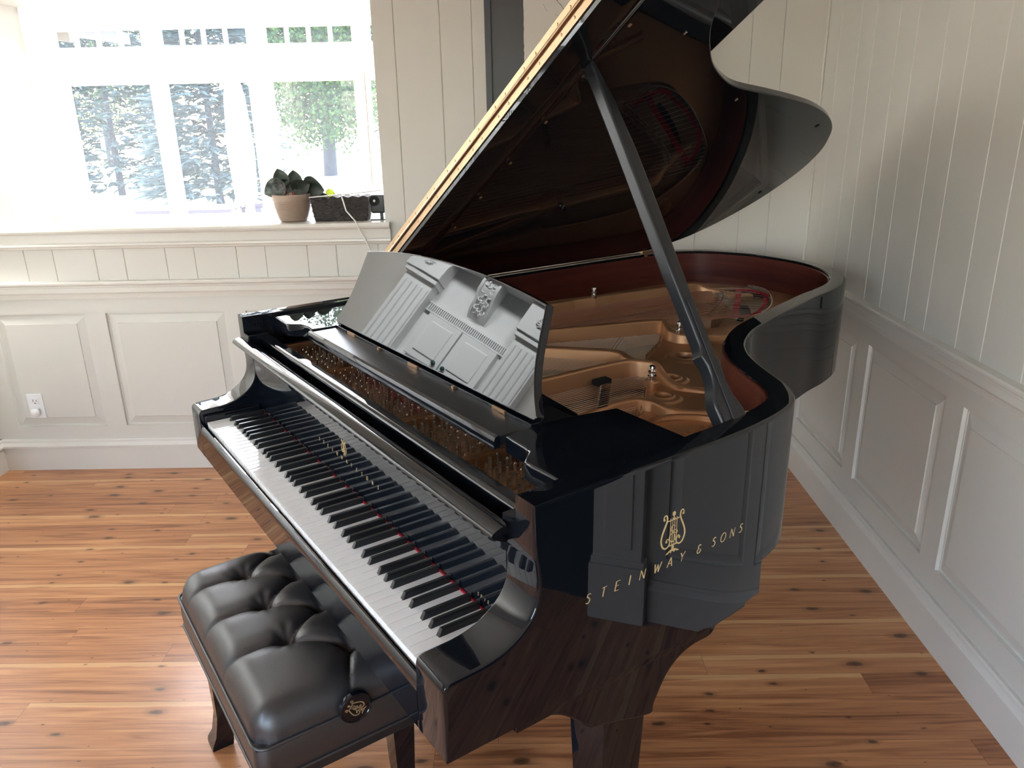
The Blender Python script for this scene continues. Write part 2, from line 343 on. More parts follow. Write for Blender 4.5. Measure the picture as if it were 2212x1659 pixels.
# raised panels with rails and stiles
def panel_run(name, spans, z0, z1, fn, a, b, ztop):
    """fn(s, d, z) -> xyz where s runs along the wall, d into the wall"""
    bm = bmesh.new()
    def qd(*p): bm.faces.new([bm.verts.new(fn(*q)) for q in p])
    def rect(s0, s1, q0, q1, d=0.0): qd((s0, d, q0), (s1, d, q0), (s1, d, q1), (s0, d, q1))
    prev = a
    for (s0, s1) in spans:
        rect(prev, s0, z0, z1); prev = s1
        loops = []
        for off, d in ((0, 0), (0.0015, .011), (.008, .011), (.009, .0125), (.044, .003), (.046, 0.0)):
            loops.append([bm.verts.new(fn(s, d, z)) for s, z in ((s0+off, z0+off), (s1-off, z0+off), (s1-off, z1-off), (s0+off, z1-off))])
        for A, B in zip(loops, loops[1:]):
            for k in range(4): bm.faces.new((A[k], A[(k+1) % 4], B[(k+1) % 4], B[k]))
        bm.faces.new(loops[-1])
    rect(prev, b, z0, z1); rect(a, b, 0, z0); rect(a, b, z1, ztop)
    bmesh.ops.remove_doubles(bm, verts=bm.verts, dist=1e-5)
    return struct(finish(name, bm, M['wall'], smooth=False))
FB = lambda s, d, z: (s, YB+d, z)
FR = lambda s, d, z: (XR+d, s, z)
panel_run('trim_1', [(-2.296, -1.889), (-1.800, -1.277), (-1.189, -.666), (-.578, -.055), (.033, .556), (.644, 1.11)], .207, .732, FB, XL, XR, ZR)
panel_run('trim_2', [(.98, 1.388), (1.480, 1.996), (2.087, 2.603), (2.692, 3.208)], .228, .738, FR, YD, YB, ZR)
RAIL = [(0, .875), (.028, .875), (.031, .869), (.030, .862), (.022, .856), (.021, .849), (.019, .846), (.0185, .826), (.014, .818), (.011, .806), (.010, .799), (0, .797)]
BASE = [(0, .148), (.010, .148), (.013, .143), (.014, .134), (.019, .128), (.024, .120), (.024, .112), (.018, .109), (.018, 0), (0, 0)]
SILL = [(-.325, 1.101), (.032, 1.101), (.040, 1.096), (.042, 1.088), (.038, 1.080), (.030, 1.077), (.022, 1.076), (.020, 1.072), (.019, 1.040), (.022, 1.036), (.029, 1.034), (.030, 1.026), (.024, 1.020), (.022, 1.014), (.012, 1.010), (0, 1.008), (0, 1.074), (-.325, 1.074)]
def mould(name, prof, fn, a, b):
    o = prism(name, prof, fn, a, b, M['trimw']); o.modifiers.clear(); o.data.polygons.foreach_set('use_smooth', [False]*len(o.data.polygons)); return struct(o)
mould('trim_3', RAIL, lambda p, t: (t, YB-p[0], p[1]), XL, XR)
mould('trim_4', RAIL, lambda p, t: (XR-p[0], t, p[1]+.002), YD, YB)
mould('baseboard_back', BASE, lambda p, t: (t, YB-p[0], p[1]), XL, XR)
mould('baseboard_right', BASE, lambda p, t: (XR-p[0], t, p[1]), .93, YB)
mould('baseboard_left', BASE, lambda p, t: (XL+p[0], t, p[1]), YF, YB)
mould('trim_5', SILL, lambda p, t: (t, YB-p[0], p[1]), XL, -.535)
struct(box('trim_6', XR-.009, XR, YB-.006, YB, .875, ZC, M['trimw'], bev=.002))
# cased opening seen only as a reflection in the piano side
bm = bmesh.new(); addbox(bm, XR-.035, XR+.14, YD-.02, YD+.13, .21, 2.2, .003); addbox(bm, XR-.05, XR+.15, YD-.03, YD+.145, 0, .2, .004); addbox(bm, XR-.042, XR+.14, YD-.025, YD+.138, .2, .222, .003)
addbox(bm, XR-.040, XR-.034, YD+.016, YD+.10, .26, 2.1, .003)
addbox(bm, XR-.035, XR+.14, -.44, -.28, 0, 2.2, .003)
struct(finish('trim_7', bm, M['trimw']))
# ------------------------------------------------------------------ window in the deep opening
G1 = [(-1.979, -1.599), (-1.523, -1.149), (-1.073, -.700), (-.625, -.57)]
G2 = [(-1.960, -1.592), (-1.528, -1.163), (-1.067, -.705), (-.640, -.575)]
wf = empty('window_1', (-1.33, YO, 1.1), 0, None, None); wf['kind'] = 'structure'
wx, wz = -1.33, 1.1
def loc2(bs): return [(a-wx, b-wx, c-YO, d-YO, e-wz, f-wz) for a, b, c, d, e, f in bs]
L = []
zT0, zT1, zL0, zL1 = 1.817, 1.884, 1.106, 1.666
L += [(OX0, OX1, YO, YO+.05, zT1, OZ1), (OX0, OX1, YO, YO+.05, zL1, zT0), (OX0, OX1, YO, YO+.05, 1.101, zL0)]
L += [(OX0, OX1, YO-.006, YO, 1.7235, 1.7265)]
for G, z0, z1 in ((G1, zT0, zT1), (G2, zL0, zL1)):
    xs = [OX0]+[c for g in G for c in g]+[OX1]
    for i in range(0, len(xs), 2):
        if xs[i+1] > xs[i]: L.append((xs[i], xs[i+1], YO, YO+.05, z0, z1))
o = boxes('window_frame', loc2(L), M['vinyl'], wf, .0015)
mu = []
for a, b in G1[:3]:
    for k in range(1, 4): c = a+(b-a)*k/4; mu.append((c-.008, c+.008, YO+.012, YO+.03, zT0, zT1))
boxes('muntin', loc2(mu), M['vinyl'], wf)
boxes('window_glass', loc2([(a, b, YO+.02, YO+.022, zT0, zT1) for a, b in G1]+[(a, b, YO+.02, YO+.022, zL0, zL1) for a, b in G2]), M['glass'], wf)
bm = bmesh.new(); addtube(bm, [(-.655-wx, -.012, 1.70-wz), (-.655-wx, -.012, 1.22-wz)], .004, 6); finish('window_rod', bm, M['trimw'], wf)
for nm, bs in (('window_2', [(-2.25+k*.9-.03, -2.25+k*.9+.03, YF-.06, YF-.02, .9, 2.33) for k in range(4)]+[(-2.25, .45, YF-.06, YF-.02, z-.03, z+.03) for z in (.93, 1.85, 2.30)]),
               ('window_3', [(XL-.06, XL-.02, -2.1+k*.9-.03, -2.1+k*.9+.03, .85, 2.25) for k in range(3)]+[(XL-.06, XL-.02, -2.1, -.3, z-.03, z+.03) for z in (.88, 2.22)])):
    struct(boxes(nm, bs, M['trimw']))
# ------------------------------------------------------------------ outlet and night light
out = empty('wall_outlet', (-2.190, YB, .31), 0, 'white duplex outlet plate on the lower left wainscot panel', 'outlet')
def obx(n, x0, x1, y0, y1, z0, z1, m, bev=0): return box(n, x0, x1, y0, y1, z0, z1, m, out, bev)
obx('cover_plate', -.035, .035, -.006, 0, -.057, .057, M['plastic_w'], .002)
obx('socket', -.017, .017, -.008, -.005, .008, .042, M['plastic_w'], .001)
boxes('socket_slot', [(-.008, -.006, -.0086, -.0079, .022, .032), (.006, .008, -.0086, -.0079, .023, .031), (-.002, .002, -.0086, -.0079, .012, .017)], M['feltblack'], out)
nl = empty('night_light', (-2.190, YB-.008, .285), 0, 'small round white plug-in night light in the wall outlet', 'night light')
bm = bmesh.new(); bmesh.ops.create_uvsphere(bm, u_segments=20, v_segments=12, radius=.021)
for v in bm.verts: v.co.y = v.co.y*.8-.016
finish('shade', bm, M['plastic_w'], nl); box('plug_base', -.014, .014, -.012, 0, -.016, .016, M['plastic_w'], nl, .003)
# ================================================================== FRAMED PRINT
pf = empty('framed_print', (.31, YB, 1.85), 0, 'large charcoal-framed print of bare branches, half hidden by the piano lid', 'picture')
FX0, FX1, FZ0, FZ1 = -.43, .43, -.52, .44
def frame_ring(name, a0, a1, b0, b1, w, y0, y1, m, bev):
    return boxes(name, [(a0, a1, y0, y1, b1-w, b1), (a0, a1, y0, y1, b0, b0+w), (a0, a0+w, y0, y1, b0+w, b1-w), (a1-w, a1, y0, y1, b0+w, b1-w)], m, pf, bev)
frame_ring('frame', FX0, FX1, FZ0, FZ1, .026, -.035, 0, M['navyframe'], .003)
box('mat_board', FX0+.02, FX1-.02, -.018, -.006, FZ0+.02, FZ1-.02, M['mat_dark'], pf)
pp_ = []; x0, x1, z0, z1 = -.28, .28, FZ0+.15, FZ1-.15+.1
for k in range(60): pp_.append((x0+random.uniform(-.0012, .0012), z0+(z1-z0)*k/60))
for k in range(40): pp_.append((x0+(x1-x0)*k/40, z1+random.uniform(-.0012, .0012)))
for k in range(60): pp_.append((x1+random.uniform(-.0012, .0012), z1-(z1-z0)*k/60))
for k in range(40): pp_.append((x1-(x1-x0)*k/40, z0+random.uniform(-.0012, .0012)))
prism('paper', pp_, XZ, -.0195, -.0182, M['paper'], pf)
bm = bmesh.new()
def twig(x, z, a, ln, w, dep):
    pts = [(x, z)]
    for k in range(5):
        a += random.uniform(-.35, .35); x += math.cos(a)*ln/5; z += math.sin(a)*ln/5; pts.append((x, z))
        if dep > 0 and random.random() < .55: twig(x, z, a+random.choice((-1, 1))*random.uniform(.5, 1.0), ln*.5, w*.6, dep-1)
    for (p, q) in zip(pts, pts[1:]):
        d = Vector((q[0]-p[0], q[1]-p[1])); n_ = Vector((-d.y, d.x)).normalized()*w
        bm.faces.new([bm.verts.new((c[0], -.0199, c[1])) for c in ((p[0]+n_.x, p[1]+n_.y), (p[0]-n_.x, p[1]-n_.y), (q[0]-n_.x*.7, q[1]-n_.y*.7), (q[0]+n_.x*.7, q[1]+n_.y*.7))])
twig(-.118, .008, 2.15, .11, .0011, 2); twig(-.10, .075, 1.7, .16, .0013, 3); twig(-.13, -.03, 2.2, .06, .0006, 1); twig(-.08, .06, 1.2, .2, .0012, 3); twig(.0, .0, 1.5, .3, .002, 3); twig(-.19, .03, 2.4, .03, .0004, 0); twig(-.14, -.05, 1.9, .03, .0004, 0)
finish('branch_drawing', bm, M['ink'], pf, smooth=False)
# ================================================================== WINDOW SILL THINGS
ZS = 1.101
pot = empty('potted_begonia', (-.958, 3.375, ZS), 0, 'dark leaved begonia with red stems in a ribbed taupe pot on the window sill', 'potted plant')
prof = [(0, 0), (.050, 0), (.056, .004)]
for k in range(22):
    z = .008+k*.0036; r = .057+.0235*(1-(1-z/.1)**1.8); prof += [(r+.0006, z), (r-.0006, z+.0018)]
prof += [(.0815, .090), (.083, .098), (.0835, .110), (.081, .113), (.078, .110), (.076, .100), (0, .098)]
lathe('pot', prof, M['terracotta'], pot, 40)
lathe('soil', [(0, .100), (.076, .099)], M['soil'], pot, 24)
def leaf(name, base, tip_dir, size, m, parent, curl=.25, width=.8):
    bm = bmesh.new(); d = Vector(tip_dir).normalized(); side = d.cross(Vector((0, 1, .2))).normalized(); nrm = side.cross(d).normalized()
    rows = []; B = Vector(base)
    for i in range(11):
        t = i/10; w = math.sin(PI*min(1, t**.75))**.7*size*width*.55 if 0 < t < 1 else .0005
        rows.append([bm.verts.new(B+d*size*(t-.12)+side*w*s-nrm*(curl*size*(t-.4)**2+abs(s)**2*w*.35)+nrm*.002*math.sin(9*t+5*s)) for s in (-1, -.6, -.2, .2, .6, 1)])
    for A, C in zip(rows, rows[1:]):
        for k in range(5): bm.faces.new((A[k], A[k+1], C[k+1], C[k]))
    bmesh.ops.solidify(bm, geom=bm.faces[:], thickness=.0012)
    return finish(name, bm, m, parent, angle=70)
LV = [((-.03, -.02, .155), (-.9, -.3, -.5), .078, 'leafgrey'), ((-.025, 0, .150), (-.25, -.1, .9), .066, 'leafdark'), ((-.045, 0, .150), (.75, .2, -.2), .06, 'leafdark'), ((.022, .01, .142), (-.05, -.1, 1), .064, 'leafdark'),
      ((.02, -.01, .130), (.85, -.1, .35), .07, 'leafdark'), ((.065, 0, .150), (.85, -.2, -.25), .085, 'leafdark'), ((.075, .01, .135), (.9, 0, -.1), .06, 'leafred'), ((.0, .02, .125), (.9, 0, .2), .055, 'leafred'), ((-.035, .02, .128), (-.6, 0, -.35), .06, 'leafdark')]
for b, t, s, m in LV: leaf('leaf', b, t, s*1.22, M[m], pot)
for b, t, s, m in LV[:8]:
    tube('stem', [(b[0]*.4, b[1], .098), (b[0]*.7, b[1], .125), b], .0022, M['stem'], pot, 6)
bx = empty('bark_planter', (-.7475, 3.372, ZS), 0, 'long black planter box with a bark-like surface on the window sill', 'planter')
bm = bmesh.new(); n1, n2 = 40, 14
def bark(x, z): return .0035*math.sin(z*330+2.5*math.sin(x*45))+.002*math.sin(z*620+x*130)+random.uniform(-.0012, .0012)
for sgn in (-1, 1):
    rows = [[bm.verts.new(((-.121+.242*i/n1)*(1-.10*(1-j/n2)**2), sgn*(.045*(1-.1*(1-j/n2))+bark(i/n1, j/n2*.1)), .100*j/n2+(.003*math.sin(i*.9) if j == n2 else 0))) for i in range(n1+1)] for j in range(n2+1)]
    for A, B in zip(rows, rows[1:]):
        for k in range(n1): bm.faces.new((A[k], A[k+1], B[k+1], B[k]))
    if sgn < 0: keep = rows
    else:
        for A, B in zip(list(zip(*keep)), list(zip(*rows))):
            pass
        for j in range(n2):
            bm.faces.new((keep[j][0], keep[j+1][0], rows[j+1][0], rows[j][0])); bm.faces.new((keep[j][-1], rows[j][-1], rows[j+1][-1], keep[j+1][-1]))
        for k in range(n1): bm.faces.new((keep[0][k], rows[0][k], rows[0][k+1], keep[0][k+1])); bm.faces.new((keep[n2][k], keep[n2][k+1], rows[n2][k+1], rows[n2][k]))
finish('planter_box', bm, M['bark'], bx, angle=60)
leaf('leaf', (-.058, 0, .118), (.8, 0, -.45), .05, M['leafyel'], bx)
leaf('leaf', (-.10, 0, .098), (.9, 0, .12), .05, M['leafdark'], bx)
cm = empty('black_camera', (-.592, 3.372, ZS), 0, 'small black cylinder-bodied camera on a foot at the right end of the window sill', 'camera')
box('camera_body', -.030, .030, -.03, .03, .028, .105, M['satin'], cm, .008)
bm = bmesh.new(); addlathe(bm, [(0, 0), (.020, 0), (.021, .004), (.010, .006), (.009, .002), (0, .002)], 24)
for v in bm.verts: v.co = Vector((v.co.x-.012, -.031-v.co.z, v.co.y+.08))
finish('lens_ring', bm, M['feltblack'], cm)
bm = bmesh.new(); addlathe(bm, [(0, 0), (.0055, 0), (.004, .003), (0, .0035)], 16)
for v in bm.verts: v.co = Vector((v.co.x-.012, -.033-v.co.z, v.co.y+.08))
finish('lens', bm, M['plastic_w'], cm)
boxes('stand', [(-.034, .034, -.03, .03, 0, .004), (.004, .016, -.01, .01, .004, .03)], M['satin'], cm, .001)
cb = tube('power_cable', [(-.752, 3.32, 1.212), (-.735, 3.318, 1.213), (-.732, 3.312, 1.200), (-.71, 3.27, 1.15), (-.672, 3.246, 1.112), (-.66, 3.25, 1.08), (-.632, 3.255, 1.02), (-.60, 3.27, .93), (-.58, 3.285, .90)], .0028, M['plastic_w'], None, 8)
tag(cb, 'thin white cable hanging over the window sill in front of the bark planter', 'cable')
rd = tube('plant_stake', [(-.87, 3.318, 1.202), (-.69, 3.318, 1.214), (-.565, 3.318, 1.226)], .0024, M['plastic_w'], None, 8)
tag(rd, 'thin pale stake lying across the top of the bark planter', 'stake')
# ================================================================== BUILT-IN CABINET on the left wall (seen mirrored in the music desk)
cbn = empty('built_in_cabinet', (XL+.02, 2.46, 0), PI/2, 'white built-in with fluted pilasters and a carved corbel, mirrored in the music desk', 'cabinet')
# local: x along wall (0 at y=2.46; +x = -? world +y), -y into the room
def pil(name, a, b):
    bm = bmesh.new(); addbox(bm, a, b, -.10, 0, 0, 1.62, .002); w = b-a
    for k in range(5):
        c = a+w*(k+.5)/5; addbox(bm, c-.010, c+.010, -.112, -.095, .25, 1.565, .009)
    addbox(bm, a-.012, b+.012, -.125, 0, 1.60, 1.63, .004); addbox(bm, a-.02, b+.02, -.14, 0, 1.63, 1.80, .006); addbox(bm, a-.02, b+.02, -.125, 0, 0, .2, .004)
    return finish(name, bm, M['cab'], cbn)
pil('pilaster', .27, .45); pil('pilaster', -.44, -.26)
box('back_panel', -.27, .28, -.02, 0, 0, 2.0, M['cab'], cbn)
box('cornice', -.50, .50, -.18, 0, 1.80, 1.90, M['cab'], cbn, .015)
box('lower_body', -.255, .265, -.075, -.02, .1, 1.20, M['cab'], cbn, .004)
boxes('dentil_band', [(-.255+.012*k, -.249+.012*k, -.045, -.02, 1.495, 1.53) for k in range(43)]+[(-.255, .265, -.04, -.02, 1.485, 1.495), (-.255, .265, -.04, -.02, 1.53, 1.54)], M['cab'], cbn)
def door(a, b, hx):
    bm = bmesh.new(); addbox(bm, a, b, -.07, -.02, 1.235, 1.478, .003)
    addbox(bm, a+.035, b-.035, -.078, -.06, 1.27, 1.445, .008)
    d = finish('door', bm, M['cab'], cbn); bm = bmesh.new(); bmesh.ops.create_uvsphere(bm, u_segments=16, v_segments=10, radius=.013)
    for v in bm.verts: v.co += Vector((hx, -.085, 1.262))
    finish('knob', bm, M['cabdark'], d)
door(-.22, -.004, -.03); door(.004, .215, .03)
bm = bmesh.new()
sp = [(-.02, 1.57), (-.05, 1.60), (-.07, 1.66), (-.11, 1.70), (-.13, 1.76), (-.13, 1.80), (-.02, 1.80)]
addprism(bm, sp, YZ, -.045, .045); addprism(bm, [(y-.012 if y < -.03 else y, z) for y, z in sp], YZ, -.055, -.040); addprism(bm, [(y-.012 if y < -.03 else y, z) for y, z in sp], YZ, .040, .055)
random.seed(3)
for k in range(26):
    t = k/25; z = 1.60+.18*t; y = -.055-.075*t**1.1; x = .026*math.sin(k*2.1)
    pts = [(x+.012*math.cos(a+k), y-.008-.003*math.sin(a), z+.012*math.sin(a+k)) for a in [j*.8 for j in range(6)]]; addtube(bm, pts, .0035, 6)
finish('corbel', bm, M['cab'], cbn, angle=50)
for ox in (.36, -.35):
    bm = bmesh.new()
    for k in range(9):
        a = k*2*PI/9; addtube(bm, [(ox+.006*math.cos(a), -.143, 1.715+.006*math.sin(a)), (ox+.022*math.cos(a+.4), -.150, 1.715+.022*math.sin(a+.4)), (ox+.034*math.cos(a+1), -.143, 1.715+.034*math.sin(a+1))], [.004, .005, .002], 6)
    finish('carved_rosette', bm, M['cab'], cbn)
random.seed(11)
# ================================================================== OUTDOORS
gr = box('ground', -40, 30, YO+.5, 70, -.45, -.40, M['lawn']); struct(gr)
pt = box('patio', -14, 6, YO+.12, 15, -.40, -.385, M['patio']); struct(pt)
def spruce(x, y, h, r, label):
    t = empty('spruce_tree', (x, y, -.4), 0, label, 'tree', None)
    tube('trunk', [(0, 0, 0), (0, 0, h*.9)], [.10, .02], M['trunk'], t, 8)
    bm = bmesh.new()
    for i in range(2300):
        z = h*(.03+.95*random.random()**1.1); R_ = r*(1-z/h)+.12; a = random.uniform(0, 2*PI); R0 = R_*random.uniform(.35, 1)
        c = Vector((R0*math.cos(a), R0*math.sin(a), z+random.uniform(-.05, .05)))
        for q in range(4):
            d = Vector((math.cos(a+random.uniform(-.7, .7)), math.sin(a+random.uniform(-.7, .7)), random.uniform(-.35, .25)))*random.uniform(.22, .5)
            s = d.cross(Vector((0, 0, 1))).normalized()*random.uniform(.05, .11); u = Vector((0, 0, random.uniform(.02, .06)))
            v = [bm.verts.new(c-s), bm.verts.new(c+s), bm.verts.new(c+d), bm.verts.new(c+d*.5+u)]
            bm.faces.new((v[0], v[2], v[3])); bm.faces.new((v[1], v[2], v[3]))
    finish('branches', bm, M['needle'], t, smooth=False, recalc=False)
spruce(-10.9, 22, 9, 2.2, 'blue spruce beyond the left window pane'); spruce(-7.1, 19, 8.5, 1.5, 'blue spruce beyond the middle window pane')
def broad(x, y, h, r, label, n=1900, zc=None):
    t = empty('leafy_tree', (x, y, -.4), 0, label, 'tree')
    tube('trunk', [(0, 0, 0), (.1, 0, h*.4), (-.1, 0, h*.8)], [.24, .18, .07], M['trunk'], t, 10)
    bm = bmesh.new(); zc = zc or h*.62
    for i in range(n):
        while True:
            p = Vector((random.uniform(-1, 1), random.uniform(-1, 1), random.uniform(-1, 1)))
            if p.length < 1: break
        p = Vector((p.x*r, p.y*r, zc+p.z*h*.48))
        for q in range(13):
            c = p+Vector([random.gauss(0, .26) for _ in range(3)]); a = Vector([random.uniform(-1, 1) for _ in range(3)]).normalized()*.075; b = a.cross(Vector([random.uniform(-1, 1) for _ in range(3)])).normalized()*.055
            bm.faces.new([bm.verts.new(c+k) for k in (a, b, -a, -b)])
    finish('foliage', bm, M['foliage'], t, smooth=False, recalc=False)
broad(-6.5, 28, 7.4, 2.3, 'leafy green tree with a slanting trunk beyond the right window pane')
broad(-6.5, 40, 9, 4.2, 'large tree farthest back beyond the right window pane', 1900)
broad(-18, 36, 10, 4.5, 'large tree farthest back beyond the left window pane', 1900)
ub = empty('patio_umbrella', (-2.72, 8.0, -.385), 0, 'closed white patio umbrella outside the window', 'umbrella')
tube('pole', [(0, 0, 0), (0, 0, 2.35)], .022, M['umb'], ub); lathe('canopy', [(0, 2.4), (.05, 2.34), (.10, 2.1), (.13, 1.6), (.11, 1.15), (.03, 1.2)], M['umb'], ub, 12)
lo = empty('patio_table', (-4.25, 10.4, -.385), 0, 'mauve slatted patio table outside the middle window pane', 'table')
for k in range(4): box('slat', -.62, .62, -.36+k*.19, -.22+k*.19, .80, .825, M['mauve'], lo)
for a, b in ((-.55, -.3), (.55, -.3), (-.55, .3), (.55, .3)): box('leg', a-.025, a+.025, b-.025, b+.025, 0, .80, M['mauve'], lo)
for y in (-.345, .315): box('table_rail', -.6, .6, y-.015, y+.015, .76, .80, M['mauve'], lo)
ch = empty('patio_chair', (-3.12, 10.2, -.385), .3, 'mauve patio chair beside the slatted table outside', 'chair')
boxes('seat', [(-.25, .25, -.25, .25, .42, .45)], M['mauve'], ch, .01)
for a, b in ((-.22, -.22), (.22, -.22), (-.22, .22), (.22, .22)): box('leg', a-.02, a+.02, b-.02, b+.02, 0, .42, M['mauve'], ch)
boxes('backrest', [(-.25+.1*k, -.18+.1*k, .22, .25, .45, .82) for k in range(5)]+[(-.25, .25, .22, .25, .80, .86)], M['mauve'], ch)
pr_ = empty('porch_eave', (-4.1, 6.4, 2.12), .12, 'sloping eave with gutter seen in the upper left window panes', 'eave')
prism('roof_edge', [(-2.0, .42), (.95, .0), (.95, .09), (-2.0, .56)], XZ, -.6, .6, M['roofing'], pr_); prism('fascia', [(-2.0, .34), (.95, -.08), (.95, -.02), (-2.0, .42)], XZ, -.66, -.6, M['timber'], pr_)
# ================================================================== GRAND PIANO
PX, PY, PA = -0.85933, 1.97902, -0.96154751
pn = empty('grand_piano', (PX, PY, 0), PA, 'glossy black grand piano with raised lid, gold harp and open keyboard', 'piano')
ZT = .9974
OUT = [(1.3225, .20), (1.3225, .33), (1.3225, .46), (1.320, .56), (1.313, .64), (1.300, .715), (1.279, .775), (1.245, .82), (1.198, .853), (1.143, .882), (1.08, .918), (1.02, .96), (.96, 1.024), (.903, 1.121), (.868, 1.224), (.835, 1.34), (.803, 1.457), (.775, 1.56), (.754, 1.666), (.719, 1.771), (.666, 1.861), (.584, 1.942), (.491, 1.995), (.358, 2.030), (.20, 2.025), (.085, 1.985), (-.01, 1.925), (-.075, 1.83), (-.104, 1.70), (-.112, 1.50), (-.113, 1.20), (-.112, .95), (-.107, .60), (-.098, .20)]
P = [Vector((x, y, 0)) for x, y in OUT]
path = crom(P, 5)
path = [path[0]]+path[1:]
def normals(path):
    out = []
    for i, p in enumerate(path):
        if i == 0: d = Vector((0, 1, 0))
        elif i == len(path)-1: d = Vector((0, -1, 0))
        else: d = (path[i+1]-path[i-1]).normalized()
        out.append(Vector((-d.y, d.x, 0)))      # left of travel = inside
    return out
NN = normals(path); TH = .05
r_ = .007
def ringpts(p, n, zb):
    q = []
    for d, z in ((0, zb), (0, ZT-r_), (r_*.29, ZT-r_*.29), (r_, ZT), (TH-.003, ZT), (TH, ZT-.003), (TH, zb)):
        v = p+n*d; q.append((v.x, v.y, z))
    return q
bm = bmesh.new(); st = []
for i, (p, n) in enumerate(zip(path, NN)):
    low = p.y < .68 and (p.x > 1 or p.x < 0)
    zb = .632 if low else .704
    if st and zb != st[-1][2]:
        st.append((p, n, st[-1][2]))
    st.append((p, n, zb))
rings = [[bm.verts.new(q) for q in ringpts(*s)] for s in st]
for A, B in zip(rings, rings[1:]):
    for k in range(7):
        j = (k+1) % 7; bm.faces.new((A[k], A[j], B[j], B[k]))
rimbm = bm
# mahogany lining of the inner rim
bm = bmesh.new(); rr = []
for p, n in zip(path, NN):
    if p.y < .5: continue
    a = p+n*(TH-.002); b = p+n*(TH+.0035)
    rr.append([bm.verts.new(q) for q in ((a.x, a.y, .80), (b.x, b.y, .80), (b.x, b.y, ZT-.010), (a.x, a.y, ZT-.0075))])
for A, B in zip(rr, rr[1:]):
    for k in range(4): bm.faces.new((A[k], A[(k+1) % 4], B[(k+1) % 4], B[k]))
tag(finish('inner_rim_lining', bm, M['mahogany'], pn, angle=40), 'red mahogany lining')
# arms
ARM = [(.20, .632), (-.0168, .632), (-.0175, .70), (-.0165, .752), (-.0135, .7615), (-.005, .7665), (.016, .7675), (.047, .7690), (.070, .7725), (.087, .778), (.106, .788), (.124, .8015), (.137, .816), (.1455, .834), (.1485, .852), (.1490, .870), (.1470, .890), (.1440, .908), (.1430, .925), (.1430, ZT), (.20, ZT)]
armp = crom([Vector((a, b, 0)) for a, b in ARM[3:18]], 3)
ARMP = [Vector((a, b, 0)) for a, b in ARM[:3]]+armp+[Vector((a, b, 0)) for a, b in ARM[18:]]
ARMP = [(v.x, v.y) for v in ARMP]
YJ = .20
def inset(d):
    n = len(ARMP); out = []
    area2 = sum(ARMP[i][0]*ARMP[(i+1) % n][1]-ARMP[(i+1) % n][0]*ARMP[i][1] for i in range(n)); sg = 1 if area2 > 0 else -1
    def en(i):
        a, b = ARMP[i], ARMP[(i+1) % n]; v = Vector((b[0]-a[0], b[1]-a[1])).normalized(); return Vector((-v.y, v.x))*sg
    for i in range(n):
        p = Vector(ARMP[i]); y, z = ARMP[i]
        if z < .633: out.append((y if y >= YJ-1e-6 else y, z)); continue
        if y >= YJ-1e-6: out.append((y, z-d)); continue
        e0, e1 = en((i-1) % n), en(i); m = (e0+e1); m = m/m.length; k = 1/max(.45, m.dot(e0)); q = p+m*d*k; out.append((q.x, q.y))
    return out
def arm(xo, xi):
    s_ = 1 if xo > xi else -1; bm = rimbm
    xm = xo-s_*.0465; C = .952; c_ = .004
    L_ = [(xo, r_, 9), (xo-s_*.29*r_, .29*r_, 9), (xo-s_*r_, 0, 9), (xm+s_*c_, 0, 9), (xm+s_*.29*c_, 0, ZT-.29*c_), (xm, 0, ZT-c_), (xm, 0, C), (xi+s_*c_, 0, C), (xi+s_*.29*c_, .29*c_, C-.29*c_), (xi, c_, C-c_)]
    R_ = [[bm.verts.new((x, y, min(z, zc))) for y, z in inset(d)] for x, d, zc in L_]; n = len(ARMP)
    for A, B in zip(R_, R_[1:]):
        for k in range(n):
            j = (k+1) % n
            if ARMP[k][0] >= YJ-1e-6 and ARMP[j][0] >= YJ-1e-6: continue
            bm.faces.new((A[k], A[j], B[j], B[k]))
    bm.faces.new(R_[0]); bm.faces.new(R_[-1][::-1])
arm(1.3225, 1.238); arm(-.098, -.0135)
bmesh.ops.remove_doubles(rimbm, verts=rimbm.verts, dist=2e-5)
finish('case_rim', rimbm, M['black'], pn, angle=32)
# key blocks
box('key_block', 1.2265, 1.2385, -.004, .148, .66, .752, M['black'], pn, .004); box('key_block', -.0140, -.0015, -.004, .148, .66, .752, M['black'], pn, .004)
# key bed, underside and key slip
prism('key_bed', [(-.090, .02), (1.3160, .02), (1.3160, .50), (1.298, .665), (-.10, .665)], XY, .634, .668, M['black'], pn)
prism('under_board', [(-.085, .112), (1.3120, .112), (1.3120, .50), (1.300, .655), (-.095, .655)], XY, .608, .634, M['black'], pn, bev=.002)
SL = [(-.0165, .632), (-.0170, .700), (-.0160, .712), (-.0135, .7195), (-.0095, .7235), (-.006, .7235), (-.004, .720), (-.0035, .700), (.02, .698), (.02, .632)]
prism('key_slip', SL, YZ, -.0135, 1.238, M['black'], pn)
prism('belly_frame', [(-.10, .62), (1.30, .62), (1.27, .74), (1.0, .90), (.80, 1.2), (.68, 1.72), (.40, 1.96), (.0, 1.90), (-.11, 1.6)], XY, .715, .76, M['satin'], pn)
